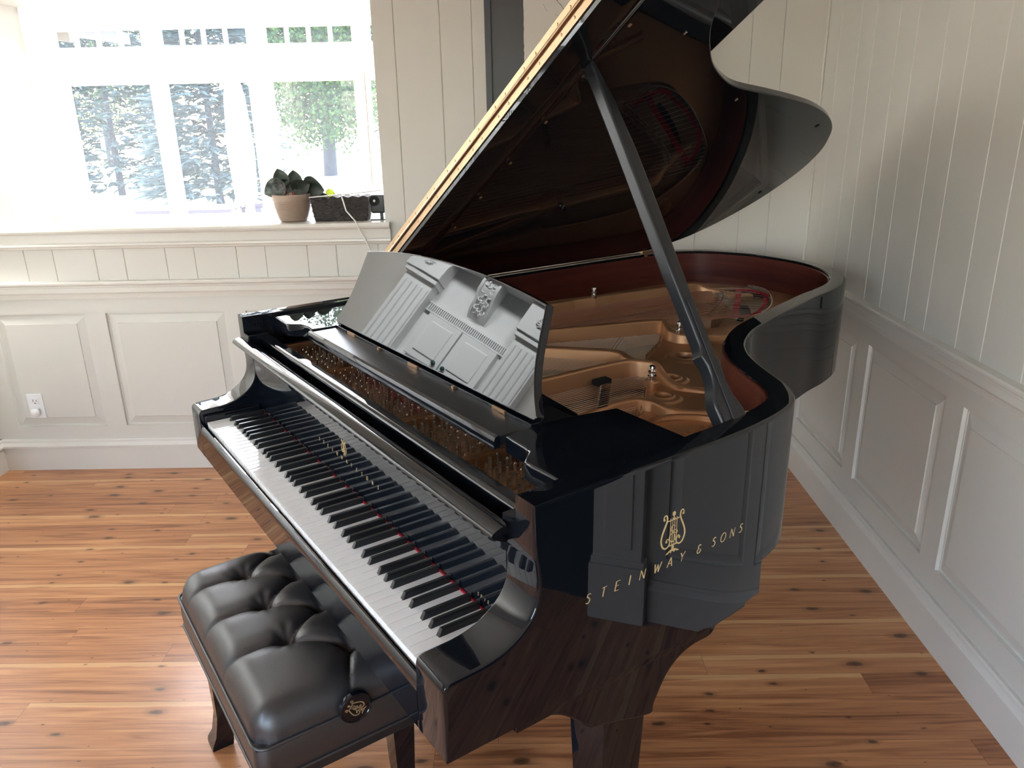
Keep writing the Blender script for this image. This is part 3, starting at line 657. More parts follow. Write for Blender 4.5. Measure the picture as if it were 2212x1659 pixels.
# keys ---------------------------------------------------------------
WW = 1.225/52
bm = bmesh.new(); addbox(bm, -.5*WW+.0007, .5*WW-.0007, 0, .1478, .716, .735, .0009, 2); wk0 = finish('white_key', bm, M['white_key'], pn)
wme = wk0.data
bm = bmesh.new()
pts_lo = [(-.0052, .0525), (.0052, .0525), (.0052, .1478), (-.0052, .1478)]; pts_hi = [(-.0042, .0595), (.0042, .0595), (.0042, .1478), (-.0042, .1478)]
a = [bm.verts.new((x, y, .734)) for x, y in pts_lo]; b = [bm.verts.new((x, y, .7475)) for x, y in pts_hi]
bm.faces.new(a[::-1]); bm.faces.new(b)
for k in range(4): bm.faces.new((a[k], a[(k+1) % 4], b[(k+1) % 4], b[k]))
bmesh.ops.bevel(bm, geom=[e for e in bm.edges if e.verts[0] in b or e.verts[1] in b], offset=.0012, segments=2, profile=.5, affect='EDGES')
bk0 = finish('black_key', bm, M['black_key'], pn)
for i in range(52):
    o = wk0 if i == 0 else copyo(wk0, pn); o.location = ((i+.5)*WW, 0, 0)
names = 'ABCDEFG'; offs = {'A': .0035, 'C': -.0030, 'D': .0030, 'F': -.0038, 'G': 0}; first = True
for i in range(51):
    nm = names[i % 7]
    if nm in offs:
        o = bk0 if first else copyo(bk0, pn); first = False; o.location = ((i+1)*WW+offs[nm], 0, 0)
box('key_felt', .002, 1.223, .1468, .1502, .7352, .7375, M['red'], pn)
# fallboard ----------------------------------------------------------
FBp = [(.1500, .700), (.1500, .876), (.1498, .880), (.1480, .896), (.1430, .908), (.1345, .915), (.1240, .921), (.1140, .926), (.1075, .930), (.1062, .934), (.1085, .938), (.1160, .942), (.1270, .9445), (.1370, .943), (.1460, .938), (.1540, .930), (.1600, .920), (.1640, .905), (.1650, .890), (.1650, .700)]
FBc = crom([Vector((a, b, 0)) for a, b in FBp[2:19]], 3); FBpp = FBp[:2]+[(v.x, v.y) for v in FBc]+FBp[19:]
def lipfn(p, t):
    k = max(0, (.150-p[0]))/.04; e = (.030*min(1, k*2.2)) if p[1] > .90 else 0
    if p[0] > .1425 and p[1] > .86: e = 0
    return (t-e if t < .5 else t+e, p[0], p[1])
prism('fallboard', FBpp, lipfn, -.0125, 1.237, M['black'], pn, bev=0)
RL = [(.1775, .86), (.1775, .930), (.1785, .9345), (.1810, .9380), (.1845, .9400), (.1890, .9410), (.2050, .9410), (.2080, .9400), (.2095, .9370), (.2095, .86)]
prism('front_rail', RL, YZ, -.0125, 1.237, M['black'], pn)
# ------------------------------------------------------------- lettering as thin raised strokes
def stroke(bm, pts, w, fn, h=.0005, lift=.0001):
    """ribbon in the (u,v) plane; fn(u,v,n)->xyz ; w number or list of half-widths"""
    P2 = [Vector((p[0], p[1])) for p in pts]; ws = w if isinstance(w, list) else [w]*len(P2); L_, R_ = [], []
    for i, p in enumerate(P2):
        d = (P2[min(i+1, len(P2)-1)]-P2[max(i-1, 0)]); d = d.normalized() if d.length > 0 else Vector((1, 0)); n_ = Vector((-d.y, d.x))*ws[i]
        L_.append(p+n_); R_.append(p-n_)
    T = [[bm.verts.new(fn(q.x, q.y, lift+h)) for q in L_], [bm.verts.new(fn(q.x, q.y, lift+h)) for q in R_], [bm.verts.new(fn(q.x, q.y, lift-h)) for q in L_], [bm.verts.new(fn(q.x, q.y, lift-h)) for q in R_]]
    for i in range(len(P2)-1):
        bm.faces.new((T[0][i], T[0][i+1], T[1][i+1], T[1][i])); bm.faces.new((T[0][i], T[2][i], T[2][i+1], T[0][i+1])); bm.faces.new((T[1][i], T[1][i+1], T[3][i+1], T[3][i]))
def arc(cx, cy, rx, ry, a0, a1, n=12): return [(cx+rx*math.cos(math.radians(a0+(a1-a0)*k/n)), cy+ry*math.sin(math.radians(a0+(a1-a0)*k/n))) for k in range(n+1)]
Sp = arc(.30, .76, .21, .22, 30, 200, 8)+arc(.28, .52, .15, .12, 130, 90, 2)+arc(.26, .27, .24, .26, 70, -150, 10)
GL = {'S': (.55, [Sp]), 'T': (.6, [[(.30, 0), (.30, 1)], [(0, .97), (.6, 1)]]), 'E': (.48, [[(0, 0), (0, 1)], [(0, 1), (.48, 1)], [(0, .52), (.40, .52)], [(0, 0), (.48, 0)]]), 'I': (.05, [[(0, 0), (0, 1)]]),
      'N': (.62, [[(0, 0), (0, 1)], [(0, 1), (.6, 0)], [(.6, 0), (.6, 1)]]), 'W': (.9, [[(0, 1), (.24, 0)], [(.24, 0), (.46, .85)], [(.46, .85), (.66, 0)], [(.66, 0), (.92, 1)]]),
      'A': (.66, [[(0, 0), (.34, 1)], [(.34, 1), (.66, 0)], [(.14, .36), (.56, .36)]]), 'Y': (.62, [[(0, 1), (.30, .5)], [(.62, 1), (.30, .5)], [(.30, .5), (.30, 0)]]),
      'O': (.78, [arc(.38, .5, .38, .5, 0, 360, 24)]), '&': (.5, [arc(.27, .76, .19, .2, 20, 250, 10)+arc(.27, .29, .25, .27, 110, 400, 14)]),
      'P': (.5, [[(0, 0), (0, 1)], arc(.05, .72, .36, .27, 90, -90, 10)]), 'R': (.5, [[(0, 0), (0, 1)], arc(.05, .74, .33, .26, 90, -90, 10), [(.15, .48), (.5, 0)]]), 'K': (.5, [[(0, 0), (0, 1)], [(0, .45), (.48, 1)], [(.12, .55), (.5, 0)]]), ' ': (.2, [])}
THICK = {'T': (0,), 'E': (0,), 'I': (0,), 'N': (1,), 'W': (0, 2), 'A': (1,), 'Y': (0,), 'K': (0,), 'P': (0,), 'R': (0,)}
def glyph(bm, ch, u, v, h, fn, w=.0009, slant=.22, lift=.0001, hh=.0004):
    wd, sts = GL[ch]
    for i, s in enumerate(sts):
        pts = [(u+(x+slant*(y-.5))*h, v+y*h) for x, y in s]
        ww = w*1.7 if i in THICK.get(ch, ()) else (w*1.25 if ch in 'SO&' else w*.8)
        stroke(bm, pts, ww, fn, hh, lift)
def text(bm, s, centres, v, h, fn, w=.0009):
    for ch, u in zip(s, centres):
        if ch != ' ': glyph(bm, ch, u-GL[ch][0]*h/2, v, h, fn, w)
def lyre(bm, u, v, h, fn, w):
    """emblem h tall centred on (u, v)"""
    def T(pts): return [(u+x*h, v+(y-.5)*h) for x, y in pts]
    for s in (-1, 1):
        pts = arc(s*.21, .86, .045, .05, 250 if s > 0 else -70, 90, 8)
        body = arc(s*.25, .90, .055, .07, 90-s*100, 90+s*110, 8)
        body = [(s*abs(x), y) for x, y in [(.27, .865), (.285, .90), (.265, .945), (.235, .955), (.20, .93), (.185, .87), (.20, .78), (.25, .67), (.30, .56), (.335, .45), (.335, .35), (.29, .24), (.22, .19), (.15, .20), (.10, .26), (.10, .34), (.145, .385), (.185, .37), (.19, .33)]]
        c = [(p.x, p.y) for p in crom([Vector((x, y, 0)) for x, y in body], 3)]
        n_ = len(c); stroke(bm, T(c), [w*(.9+1.0*math.sin(PI*k/(n_-1))) for k in range(n_)], fn)
        for (x, y) in ((s*.27, .865), (s*.185, .335)): stroke(bm, T(arc(x, y, .012, .014, 0, 360, 10)), w*1.6, fn)
    stroke(bm, T([(-.20, .80), (.20, .80)]), w*1.1, fn); stroke(bm, T([(-.12, .215), (.12, .215)]), w*1.2, fn)
    for x in (-.09, -.03, .03, .09): stroke(bm, T([(x, .215), (x, .85)]), w*.6, fn)
    stroke(bm, T(arc(0, .935, .026, .034, 0, 360, 12)), w*2.0, fn); stroke(bm, T([(0, .80), (0, .91)]), w, fn)
    stroke(bm, T([(x*.30-.005, .28+y*.40) for x, y in [(q[0]-.3, q[1]) for q in Sp]]), w*.8, fn); stroke(bm, T(arc(0, .40, .11, .10, 20, 330, 16)), w*.8, fn); stroke(bm, T(arc(.03, .50, .09, .05, -60, 120, 8)), w*.8, fn)
    stroke(bm, T([(0, .215), (0, .10)]), w*3.4, fn); stroke(bm, T([(-.19, .03), (-.10, .075), (0, .10), (.10, .075), (.19, .03)]), [w*.6, w*1.9, w*3.2, w*1.9, w*.6], fn)
    for x in (-.13, -.05, .05, .13): stroke(bm, T([(x, .065), (x, .03)]), w, fn)
def side_x(u):
    for a, b in zip(path, path[1:]):
        if a.x > 1 and a.y <= u <= b.y: return a.x+(b.x-a.x)*(u-a.y)/(b.y-a.y)
    return 1.3225
SIDE = lambda u, v, n: (side_x(u)+n, u, v)
bm = bmesh.new(); lyre(bm, .423, .8605, .080, SIDE, .0008)
tag(finish('lyre_emblem', bm, M['goldleaf'], pn, smooth=False, recalc=False), 'gold lyre emblem on the side of the rim')
for ch, u in zip('STEINWAY&SONS', [.2435, .2745, .3035, .3300, .3575, .3905, .4195, .4480, .4890, .5270, .5520, .5775, .6020]):
    bm = bmesh.new(); text(bm, ch, [u], .7975, .0165, SIDE, .0006); finish('gold_letter', bm, M['goldleaf'], pn, smooth=False, recalc=False)
FBF = lambda u, v, n: (u, .1500-n, v)
bm = bmesh.new(); lyre(bm, .603, .831, .038, FBF, .0004)
c0 = .6125; text(bm, 'STEINWAY&SONS', [c0+(k-6)*.0265 for k in range(13)], .7980, .0090, FBF, .0004)
finish('fallboard_lettering', bm, M['goldleaf'], pn, smooth=False, recalc=False)
bm = bmesh.new(); text(bm, 'SPIRIO', [1.150+k*.0105 for k in range(6)], .7545, .0070, FBF, .0003)
finish('fallboard_signature', bm, M['goldleaf'], pn, smooth=False, recalc=False)
# ------------------------------------------------------------- soundboard, plate, strings
ins = [p+n*(TH+.003) for p, n in zip(path, NN)]
inpoly = [(v.x, v.y) for v in ins]
sb = [(x, y) for x, y in inpoly if y > .20]
prism('soundboard', [(1.26, .34)]+[q for q in sb if q[1] > .34]+[(-.055, .34)], XY, .825, .838, M['spruce'], pn)
def clampin(pts): return pts
def ccirc(cx, cy, r, n=28): return [(cx+r*math.cos(2*PI*k/n), cy+r*math.sin(2*PI*k/n)) for k in range(n)]
holes = [(.884, .837, .018), (.796, .944, .024), (.691, 1.111, .029), (.640, 1.300, .027)]
outer = [q for q in inpoly if q[1] > .42]
inner = [(-.015, .42), (-.005, .9), (.010, 1.25), (.035, 1.55), (.075, 1.74), (.14, 1.86), (.20, 1.925), (.255, 1.952), (.315, 1.935), (.382, 1.862), (.440, 1.80), (.474, 1.75), (.520, 1.67), (.540, 1.60), (.535, 1.50), (.515, 1.36), (.500, 1.23), (.545, 1.165), (.585, 1.105), (.625, 1.035), (.665, .985), (.700, .955), (.745, .915), (.80, .865), (.86, .80), (.905, .752), (.93, .715), (.97, .60), (1.0, .45), (1.02, .42)]
inner = [(v.x, v.y) for v in crom([Vector((a, b, 0)) for a, b in inner], 3)]
plate = flat2d('iron_plate', [(v[0], v[1]) for v in outer]+inner, [ccirc(x, y, r) for x, y, r in holes], .866, .875, .003, M['gold'], pn)
tag(plate, 'gold bronze cast iron plate')
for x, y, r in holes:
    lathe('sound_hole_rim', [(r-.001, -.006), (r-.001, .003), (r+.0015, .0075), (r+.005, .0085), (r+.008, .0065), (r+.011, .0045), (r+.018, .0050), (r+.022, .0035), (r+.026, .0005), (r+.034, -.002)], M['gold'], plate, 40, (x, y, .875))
    lathe('sound_hole_recess', [(0, -.030), (r+.004, -.030), (r+.004, -.010)], M['feltblack'], plate, 32, (x, y, .875))  # matte black cup puts the hole's inner shade into colour
def addstrut(bm, pts, wt=.010, wb=.017, zb=.852):
    """pts (x, y, ztop)"""
    Pv = [Vector((a, b, 0)) for a, b, c in pts]; rings = []
    for i, (x, y, z) in enumerate(pts):
        d = (Pv[min(i+1, len(pts)-1)]-Pv[max(i-1, 0)]).normalized(); n_ = Vector((-d.y, d.x, 0)); p = Vector((x, y, 0))
        sec = [(-wb, zb), (-wb, .874), (-wt*1.35, .880), (-wt, z-.006), (-wt*.75, z-.0015), (0, z), (wt*.75, z-.0015), (wt, z-.006), (wt*1.35, .880), (wb, .874), (wb, zb)]
        sec = [(a, min(b, z) if b > .8745 else b) for a, b in sec]
        rings.append([bm.verts.new((x+n_.x*a, y+n_.y*a, b)) for a, b in sec])
    for A, B in zip(rings, rings[1:]):
        for k in range(len(A)-1): bm.faces.new((A[k], A[k+1], B[k+1], B[k]))
    bm.faces.new(rings[0]); bm.faces.new(rings[-1][::-1])
def strut(pts, **k):
    c = [(v.x, v.y, v.z) for v in crom([Vector(p) for p in pts], 5)]
    bm = bmesh.new(); addstrut(bm, c, **k); return finish('plate_strut', bm, M['gold'], plate, angle=50)
strut([(.688, .36, .905), (.700, .45, .924), (.712, .56, .926), (.716, .70, .927), (.720, .84, .926), (.735, .885, .925), (.757, .905, .924), (.775, .917, .921), (.815, .912, .900), (.86, .915, .887), (.92, .955, .880)])
strut([(.20, .36, .905), (.235, .50, .920), (.30, .70, .925), (.362, .876, .926), (.42, 1.04, .926), (.479, 1.208, .925), (.502, 1.222, .920), (.545, 1.205, .908), (.585, 1.225, .900), (.628, 1.307, .893), (.66, 1.385, .886), (.69, 1.45, .878)])
strut([(.22, .56, .885), (.33, .67, .905), (.441, .778, .913), (.53, .855, .914), (.615, .925, .914), (.652, .935, .905), (.690, .94, .895), (.725, .925, .90)], wt=.012)
strut([(.00, .36, .905), (.045, .70, .920), (.085, .93, .925), (.112, 1.089, .926), (.124, 1.266, .926), (.150, 1.45, .926), (.171, 1.582, .925), (.180, 1.690, .922), (.215, 1.735, .905), (.27, 1.80, .890), (.30, 1.86, .880)])
strut([(.93, .36, .890), (.890, .58, .896), (.884, .688, .900), (.893, .740, .900), (.925, .765, .898), (.965, .765, .896), (1.00, .785, .893), (1.045, .840, .890), (1.10, .86, .882)])
strut([(1.02, .60, .884), (.985, .70, .886), (.985, .735, .887), (1.005, .775, .888), (1.04, .81, .887), (1.10, .83, .884)], wt=.006, wb=.010)
strut([(.135, 1.255, .930), (.100, 1.13, .927), (.055, 1.0, .920), (-.02, .80, .905)], wt=.013)
strut([(.02, 1.24, .892), (-.02, 1.05, .890), (-.05, .85, .888)], wt=.008, wb=.012)
# front plate with section walls
prism('pin_block_plate', [(-.06, .202), (1.262, .202), (1.262, .40), (-.06, .40)], XY, .858, .872, M['gold'], pn)
for x in (-.040, .262, .695, .942): box('section_wall', x-.010, x+.010, .210, .40, .86, .902, M['gold'], pn, .004)
# tuning pins
bm = bmesh.new(); addlathe(bm, [(0, .868), (.0044, .868), (.0044, .886), (.0038, .887), (.0036, .904), (.0026, .9070), (0, .9080)], 12); pin0 = finish('tuning_pin', bm, M['pin'], pn)
slots = []
for a, b in ((.02, .245), (.285, .675), (.715, .925), (.962, 1.215)):
    n_ = int((b-a)/.0255)
    for r in range(6):
        for k in range(n_+1):
            slots.append((a+(b-a)*k/n_+(r % 2)*.010+r*.0012, .222+r*.023+.004*math.sin(k*1.3)))
slots = [s for s in slots if not any(abs(s[0]-w) < .013 for w in (.262, .695, .942)) and s[0] < 1.225]
camL = Vector((2.1147, -.4278))
slots.sort(key=lambda s: (Vector(s)-camL).length+(.6 if s[1] > .30 else 0))
for i, s in enumerate(slots[:100]):
    o = pin0 if i == 0 else copyo(pin0, pn); o.location = (s[0], s[1], 0)
bm = bmesh.new()
for s in slots[100:]: addlathe(bm, [(.0034, .868), (.0034, .884), (.0029, .903), (0, .9065)], 8, (s[0], s[1], 0))
tag(finish('tuning_pin_field', bm, M['pin'], pn), kind='stuff')
bm = bmesh.new()
for s in slots: addtube(bm, [(s[0]-.0045, s[1], .8785), (s[0]-.004, s[1]+.02, .8795), (s[0]-.003, .34, .889)], .0004, 4, cap=False)
tag(finish('string_tails', bm, M['steel'], pn), kind='stuff')
box('tuning_felt', .28, .68, .330, .347, .872, .880, M['red'], pn, .002)
boxes('agraffe_bar', [(.03, .24, .350, .362, .872, .893), (.29, .675, .350, .362, .872, .893), (.715, .92, .350, .362, .872, .893), (.96, 1.2, .350, .362, .872, .893)], M['brass'], pn, .002)
# strings
def string(name, a, b, r, m):
    return tube(name, [a, b], r, m, pn, 6)
NB = 24
hitch = [(.215, 1.945), (.255, 1.950), (.300, 1.938), (.345, 1.900), (.395, 1.850), (.440, 1.797), (.480, 1.738), (.512, 1.672), (.530, 1.605), (.532, 1.540)]
hc = crom([Vector((a, b, 0)) for a, b in hitch], 8)
for i in range(NB):
    t = i/(NB-1); h = hc[int(t*(len(hc)-1))]; s = Vector((.035+t*.20, .356)); e = Vector((h.x, h.y))
    d = e-s; f = (1.76-.27*t-s.y)/d.y; c = s+d*f
    string('bass_string', (s.x, s.y, .893), (c.x, c.y, .895), .0017-.0006*t, M['copper'])
    string('bass_string_tail', (c.x, c.y, .894), (e.x, e.y, .880), .0007, M['steel'])
def hline(x):
    pts = [(.50, 1.22), (.56, 1.14), (.625, 1.03), (.70, .955), (.75, .915), (.86, .80), (.905, .752), (.95, .66), (1.0, .60), (1.2, .50)]
    for (a, b), (c, d) in zip(pts, pts[1:]):
        if a <= x <= c: return b+(d-b)*(x-a)/(c-a)
    return 1.25 if x < .5 else .5
NT = 98
for i in range(NT):
    x = .285+.92*(i/(NT-1))
    if min(abs(x-.695), abs(x-.942)) < .010: continue
    lean = -.02*(1.2-x) if x > .70 else .16*(1-(x-.285)/.415)
    xe = x+lean; string('treble_string', (x, .356, .889), (xe, hline(max(.50, min(1.19, xe)))-.004, .8835), 0.00055, M['steel'])
# bridges
def bridge(name, pts, w, z0, z1):
    c = crom([Vector((a, b, 0)) for a, b in pts], 5); bm = bmesh.new(); rings = []
    for i, p in enumerate(c):
        d = (c[min(i+1, len(c)-1)]-c[max(i-1, 0)]).normalized(); n_ = Vector((-d.y, d.x, 0))*w
        rings.append([bm.verts.new(q) for q in ((p.x-n_.x, p.y-n_.y, z0), (p.x-n_.x, p.y-n_.y, z1), (p.x+n_.x, p.y+n_.y, z1), (p.x+n_.x, p.y+n_.y, z0))])
    for A, B in zip(rings, rings[1:]):
        for k in range(4): bm.faces.new((A[k], A[(k+1) % 4], B[(k+1) % 4], B[k]))
    bm.faces.new(rings[0]); bm.faces.new(rings[-1]); o = finish(name, bm, M['bridge'], pn)
    return o, c
b1, c1 = bridge('bass_bridge', [(.20, 1.76), (.27, 1.74), (.34, 1.66), (.41, 1.55), (.47, 1.44)], .014, .838, .889)
b2, c2 = bridge('treble_bridge', [(.33, 1.18), (.42, 1.13), (.50, 1.03), (.58, .93), (.66, .86), (.745, .77), (.82, .70), (.89, .62), (1.0, .52), (1.15, .43)], .013, .838, .879)
bm = bmesh.new()
for c, z in ((c1, .889), (c2, .879)):
    for i in range(len(c)-1):
        for f in (0, .33, .66):
            p = c[i].lerp(c[i+1], f); addtube(bm, [(p.x+.007, p.y, z-.002), (p.x+.009, p.y, z+.008)], .0011, 5); addtube(bm, [(p.x-.007, p.y+.008, z-.002), (p.x-.009, p.y+.008, z+.008)], .0011, 5)
tag(finish('bridge_pins', bm, M['chrome'], pn), kind='stuff')
bm = bmesh.new()
for i in range(0, len(hc)-1):
    for f in (0, .5):
        p = hc[i].lerp(hc[i+1], f); addlathe(bm, [(.0026, .872), (.0024, .888), (0, .890)], 8, (p.x, p.y, 0))
xx = .512
while xx < .935:
    addlathe(bm, [(.0019, .872), (.0017, .886), (0, .887)], 8, (xx, hline(xx), 0)); xx += .0105
tag(finish('hitch_pins', bm, M['chrome'], pn), kind='stuff')
def ribbon(name, pts, w, z, m, h=.004):
    c = crom([Vector((a, b, 0)) for a, b in pts], 5); bm = bmesh.new(); stroke(bm, [(p.x, p.y) for p in c], w, lambda u, v, n: (u, v, z+n), h/2, 0); return finish(name, bm, m, pn, smooth=False)
ribbon('string_felt', [(.238, 1.865), (.30, 1.79), (.38, 1.69), (.45, 1.60), (.512, 1.530)], .0105, .8835, M['red'])
ribbon('string_felt', [(.225, 1.855), (.27, 1.885), (.33, 1.885), (.375, 1.855)], .0075, .8835, M['red'])
ribbon('string_felt', [(.47, 1.50), (.500, 1.56), (.515, 1.60), (.505, 1.65)], .0075, .8835, M['red'])
ribbon('string_felt', [(.375, 1.845), (.42, 1.79), (.46, 1.725), (.495, 1.655)], .006, .8800, M['red'])
# black strip on the soundboard, painting the shade of an opening
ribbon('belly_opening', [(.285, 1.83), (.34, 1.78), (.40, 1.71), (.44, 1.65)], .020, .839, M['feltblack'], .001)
# damper heads seen between the desk and the treble strut
bm = bmesh.new()
for k in range(11): addbox(bm, .775+k*.011, .781+k*.011, .735-k*.0105, .765-k*.0105, .889, .899, .001)
tag(finish('wire_agraffes', bm, M['chrome'], pn), kind='stuff')
box('felt_block', .735, .760, .742, .785, .888, .902, M['feltblack'], pn, .002)
# acorn bolts
bm = bmesh.new(); addlathe(bm, [(0, 0), (.0105, 0), (.0105, .012), (.006, .013), (.0065, .016), (.0095, .019), (.0095, .023), (.005, .026), (.0055, .028), (.0085, .031), (.007, .036), (0, .039)], 6+12)
ab0 = finish('acorn_bolt', bm, M['chrome'], pn); ab0.location = (.818, .862, .897)
lathe('bolt_boss', [(0, 0), (.020, 0), (.020, .020), (.017, .023), (0, .023)], M['gold'], plate, 24, (.818, .862, .874))
copyo(ab0, pn, (.139, 1.252, .924)); copyo(ab0, pn, (.571, 1.210, .900))
lathe('plate_dish', [(.006, 0), (.022, .001), (.030, .004), (.036, .006), (.042, .004), (.048, -.002)], M['gold'], plate, 36, (.045, 1.835, .875))
# cast letters
bm = bmesh.new(); ctr = Vector((1.150, .735)); 
def polar(s, a0, da, R, hgt):
    for k, ch in enumerate(s):
        if ch == ' ': continue
        a = math.radians(a0+da*k); rad = Vector((math.cos(a), math.sin(a))); tan = Vector((-rad.y, rad.x))*-1
        pos = ctr+rad*R
        glyph(bm, ch, -GL[ch][0]*hgt/2, 0, hgt, lambda u, v, n, pos=pos, rad=rad, tan=tan: ((pos+tan*u+rad*v).x, (pos+tan*u+rad*v).y, .8765+n), .0019, 0, 0, .0035)
polar('STEINWAY', 158, -14, .075, .017); polar('NEW YORK', 250, -12, .070, .015)
finish('cast_lettering', bm, M['gold'], plate, smooth=False, recalc=False)
# ------------------------------------------------------------- music desk
def side_shelf(name, pts): return flat2d(name, pts, [], .955, .990, .005, M['black'], pn, seg=3)
ts = [(1.268, .230), (1.200, .226), (1.178, .228), (1.166, .240), (1.152, .256), (1.135, .260), (1.075, .262), (1.066, .300), (1.068, .400), (1.088, .506), (1.268, .506)]
side_shelf('side_shelf', ts)
bs = [(-.045, .226), (.070, .224), (.085, .230), (.105, .252), (.135, .260), (.172, .257), (.178, .300), (.176, .42), (.170, .506), (-.06, .506)]
side_shelf('side_shelf', bs)
box('desk_tray', .182, 1.064, .252, .420, .968, .9865, M['satin'], pn, .004)
prism('tray_edge', [(.243, .966), (.243, .978), (.246, .987), (.252, .990), (.256, .987), (.256, .966)], YZ, .180, 1.066, M['black'], pn)
TL = math.radians(22.5)
def DK(v): # desk-local (x, s, n) -> piano
    return (v[0], .325+v[1]*math.sin(TL)-v[2]*math.cos(TL), .9955+v[1]*math.cos(TL)+v[2]*math.sin(TL))
cxd = .6215
half = [(.446, .004), (.4515, .012), (.446, .022), (.430, .045), (.414, .075), (.402, .110), (.3935, .150), (.387, .190), (.383, .208)]
hr = crom([Vector((a, b, 0)) for a, b in half], 3)
top = [(.383*(1-k/10*1)*1.0, .208+.027*(1-(1-k/10)**2)) for k in range(0, 11)]
right = [(cxd+v.x, v.y) for v in hr]; toprow = [(cxd+a, b) for a, b in top[1:]]
outl = right+toprow; outl += [(2*cxd-a, b) for a, b in outl[::-1][1:]]
flat2d('music_desk', outl, [], -.019, 0, .0025, M['black'], pn, fn=DK, seg=3)
box('desk_base_strip', .176, 1.067, .322, .345, .985, .9935, M['black'], pn, .001)
for x in (.285, .62, .965): box('desk_hinge', x-.022, x+.022, .3190, .3235, .9865, .9945, M['brass'], pn, .0005)
for x in (.45, .80): box('desk_hinge_pin', x-.004, x+.004, .3165, .3235, .9865, .9930, M['brass'], pn, .0005)
bm = bmesh.new()
addprism(bm, [(-.011, -.008), (.011, -.008), (.011, .008), (-.011, .008)], lambda p, t: (1.0+p[0]+(-.03)*(1-t), .382+.092*t, 1.020-.068*t+p[1]), 0, 1)
finish('desk_prop', bm, M['black'], pn)
# ------------------------------------------------------------- lid
LA = math.radians(33.138); LX0, LZ0 = -.13, .95777
def LD(v): # (s, y, n)
    return (LX0+v[0]*math.cos(LA)-v[2]*math.sin(LA), v[1], LZ0+v[0]*math.sin(LA)+v[2]*math.cos(LA))
lidc = [(1.461, .630), (1.457, .645), (1.437, .71), (1.405, .765), (1.367, .803), (1.296, .849), (1.229, .913), (1.178, .976), (1.130, 1.062), (1.104, 1.137), (1.080, 1.265), (1.050, 1.411), (1.019, 1.529), (.972, 1.652), (.914, 1.748), (.849, 1.814), (.765, 1.875), (.633, 1.920), (.459, 1.922), (.31, 1.880), (.209, 1.822), (.150, 1.755), (.112, 1.69), (.098, 1.60)]
lidpts = [(1.462, .624)]+[(v.x, v.y) for v in crom([Vector((a, b, 0)) for a, b in lidc], 4)]+[(.098, .624)]
lid = flat2d('lid', lidpts, [], 0, .020, .003, M['black'], pn, fn=LD, seg=3)
prism('lid_front_edge', [(.5165, -.010), (.572, -.010), (.580, -.0098), (.588, -.0092), (.596, -.0081), (.604, -.0065), (.611, -.0045), (.617, -.0022), (.6215, 0), (.6255, .0005), (.6255, .020), (.5165, .020)], lambda p, t: LD((t, p[0], p[1])), .098, 1.461, M['black'], pn)
flap = flat2d('lid_front_flap', [(.079, .516), (1.462, .516), (1.462, .955), (.079, .955)], [], .022, .042, .003, M['black'], pn, fn=LD, seg=3)
bm = bmesh.new()
def lb(s0, s1, y0, y1, n0, n1, bev=0):
    b2 = bmesh.new(); addbox(b2, s0, s1, y0, y1, n0, n1, bev); off = {}
    for v in b2.verts: off[v] = bm.verts.new(LD(v.co))
    for f in b2.faces: bm.faces.new([off[v] for v in f.verts])
    b2.free()
lb(.11, 1.45, .5135, .5165, .001, .0195); lb(.095, 1.45, .5135, .5165, .023, .040)
addtube(bm, [LD((.095, .512, .021)), LD((1.45, .512, .021))], .0042, 10)
hinge = finish('piano_hinge', bm, M['brass'], pn); hinge['label'] = 'long brass hinge on the lid edge'
bm = bmesh.new(); addlathe(bm, [(0, 0), (.0028, 0), (.0024, .0008), (0, .0014)], 10)
for v in bm.verts: v.co = Vector((v.co.x, -v.co.z, v.co.y))
sc0 = finish('screw', bm, M['brass'], hinge); k = 0
s = .12
while s < 1.44:
    for n_, ds in ((.0100, 0), (.0315, .0)):
        for dd in (0, .045):
            o = sc0 if k == 0 else copyo(sc0, hinge); k += 1; o.location = LD((s+dd+ds, .5134, n_))
    s += .125
for (s, y, m) in ((.926, 1.658, 'feltblack'), (.516, 1.86, 'feltblack'), (1.152, .637, 'brass'), (1.291, .637, 'brass'), (1.279, .791, 'chrome'), (1.059, 1.169, 'chrome'), (.985, .637, 'brass'), (.82, .637, 'brass'), (.66, .637, 'brass'), (.50, .637, 'brass')):
    w = .006 if m == 'feltblack' else .004
    bm = bmesh.new(); lb(s-w, s+w, y-w*.7, y+w*.7, -.0025, .002, .001); finish('lid_buffer', bm, M[m], pn)
bm = bmesh.new(); addtube(bm, [(-.067, .52, 1.0035), (-.067, 1.74, 1.0035)], .0034, 8); tag(finish('spine_hinge', bm, M['chrome'], pn), 'long nickel hinge along the spine')
boxes('lid_catch', [(-.075, -.055, 1.655, 1.71, 1.0, 1.012), (-.0575, -.0555, 1.665, 1.70, .975, 1.0)], M['brass'], pn, .001)
# prop stick: broad face turned to the treble side, leaning in to the lid
def PK(v):  # (s along the stick, y, n)
    return (.872+.54396*v[0]+.83911*v[2], v[1], 1.609-.83911*v[0]+.54396*v[2])
PS = [(.000, .614), (.010, .612), (.19, .612), (.43, .608), (.54, .609), (.585, .609), (.598, .606), (.606, .602), (.616, .605), (.628, .609), (.645, .609), (.662, .605), (.678, .597), (.690, .591), (.702, .589), (.72, .590), (.752, .592), (.752, .660), (.735, .657), (.715, .654), (.700, .649), (.687, .643), (.66, .639), (.640, .641), (.622, .642), (.605, .637), (.48, .637), (.3, .642), (.19, .642), (.087, .636), (.011, .626), (.001, .622)]
flat2d('prop_stick', PS, [], -.030, 0, .006, M['satin'], pn, fn=PK, seg=3)
flat2d('short_prop_stick', [(.499, .6165), (.499, .6315), (.752, .634), (.752, .6165)], [], -.004, .0025, .0008, M['satin'], pn, fn=PK)
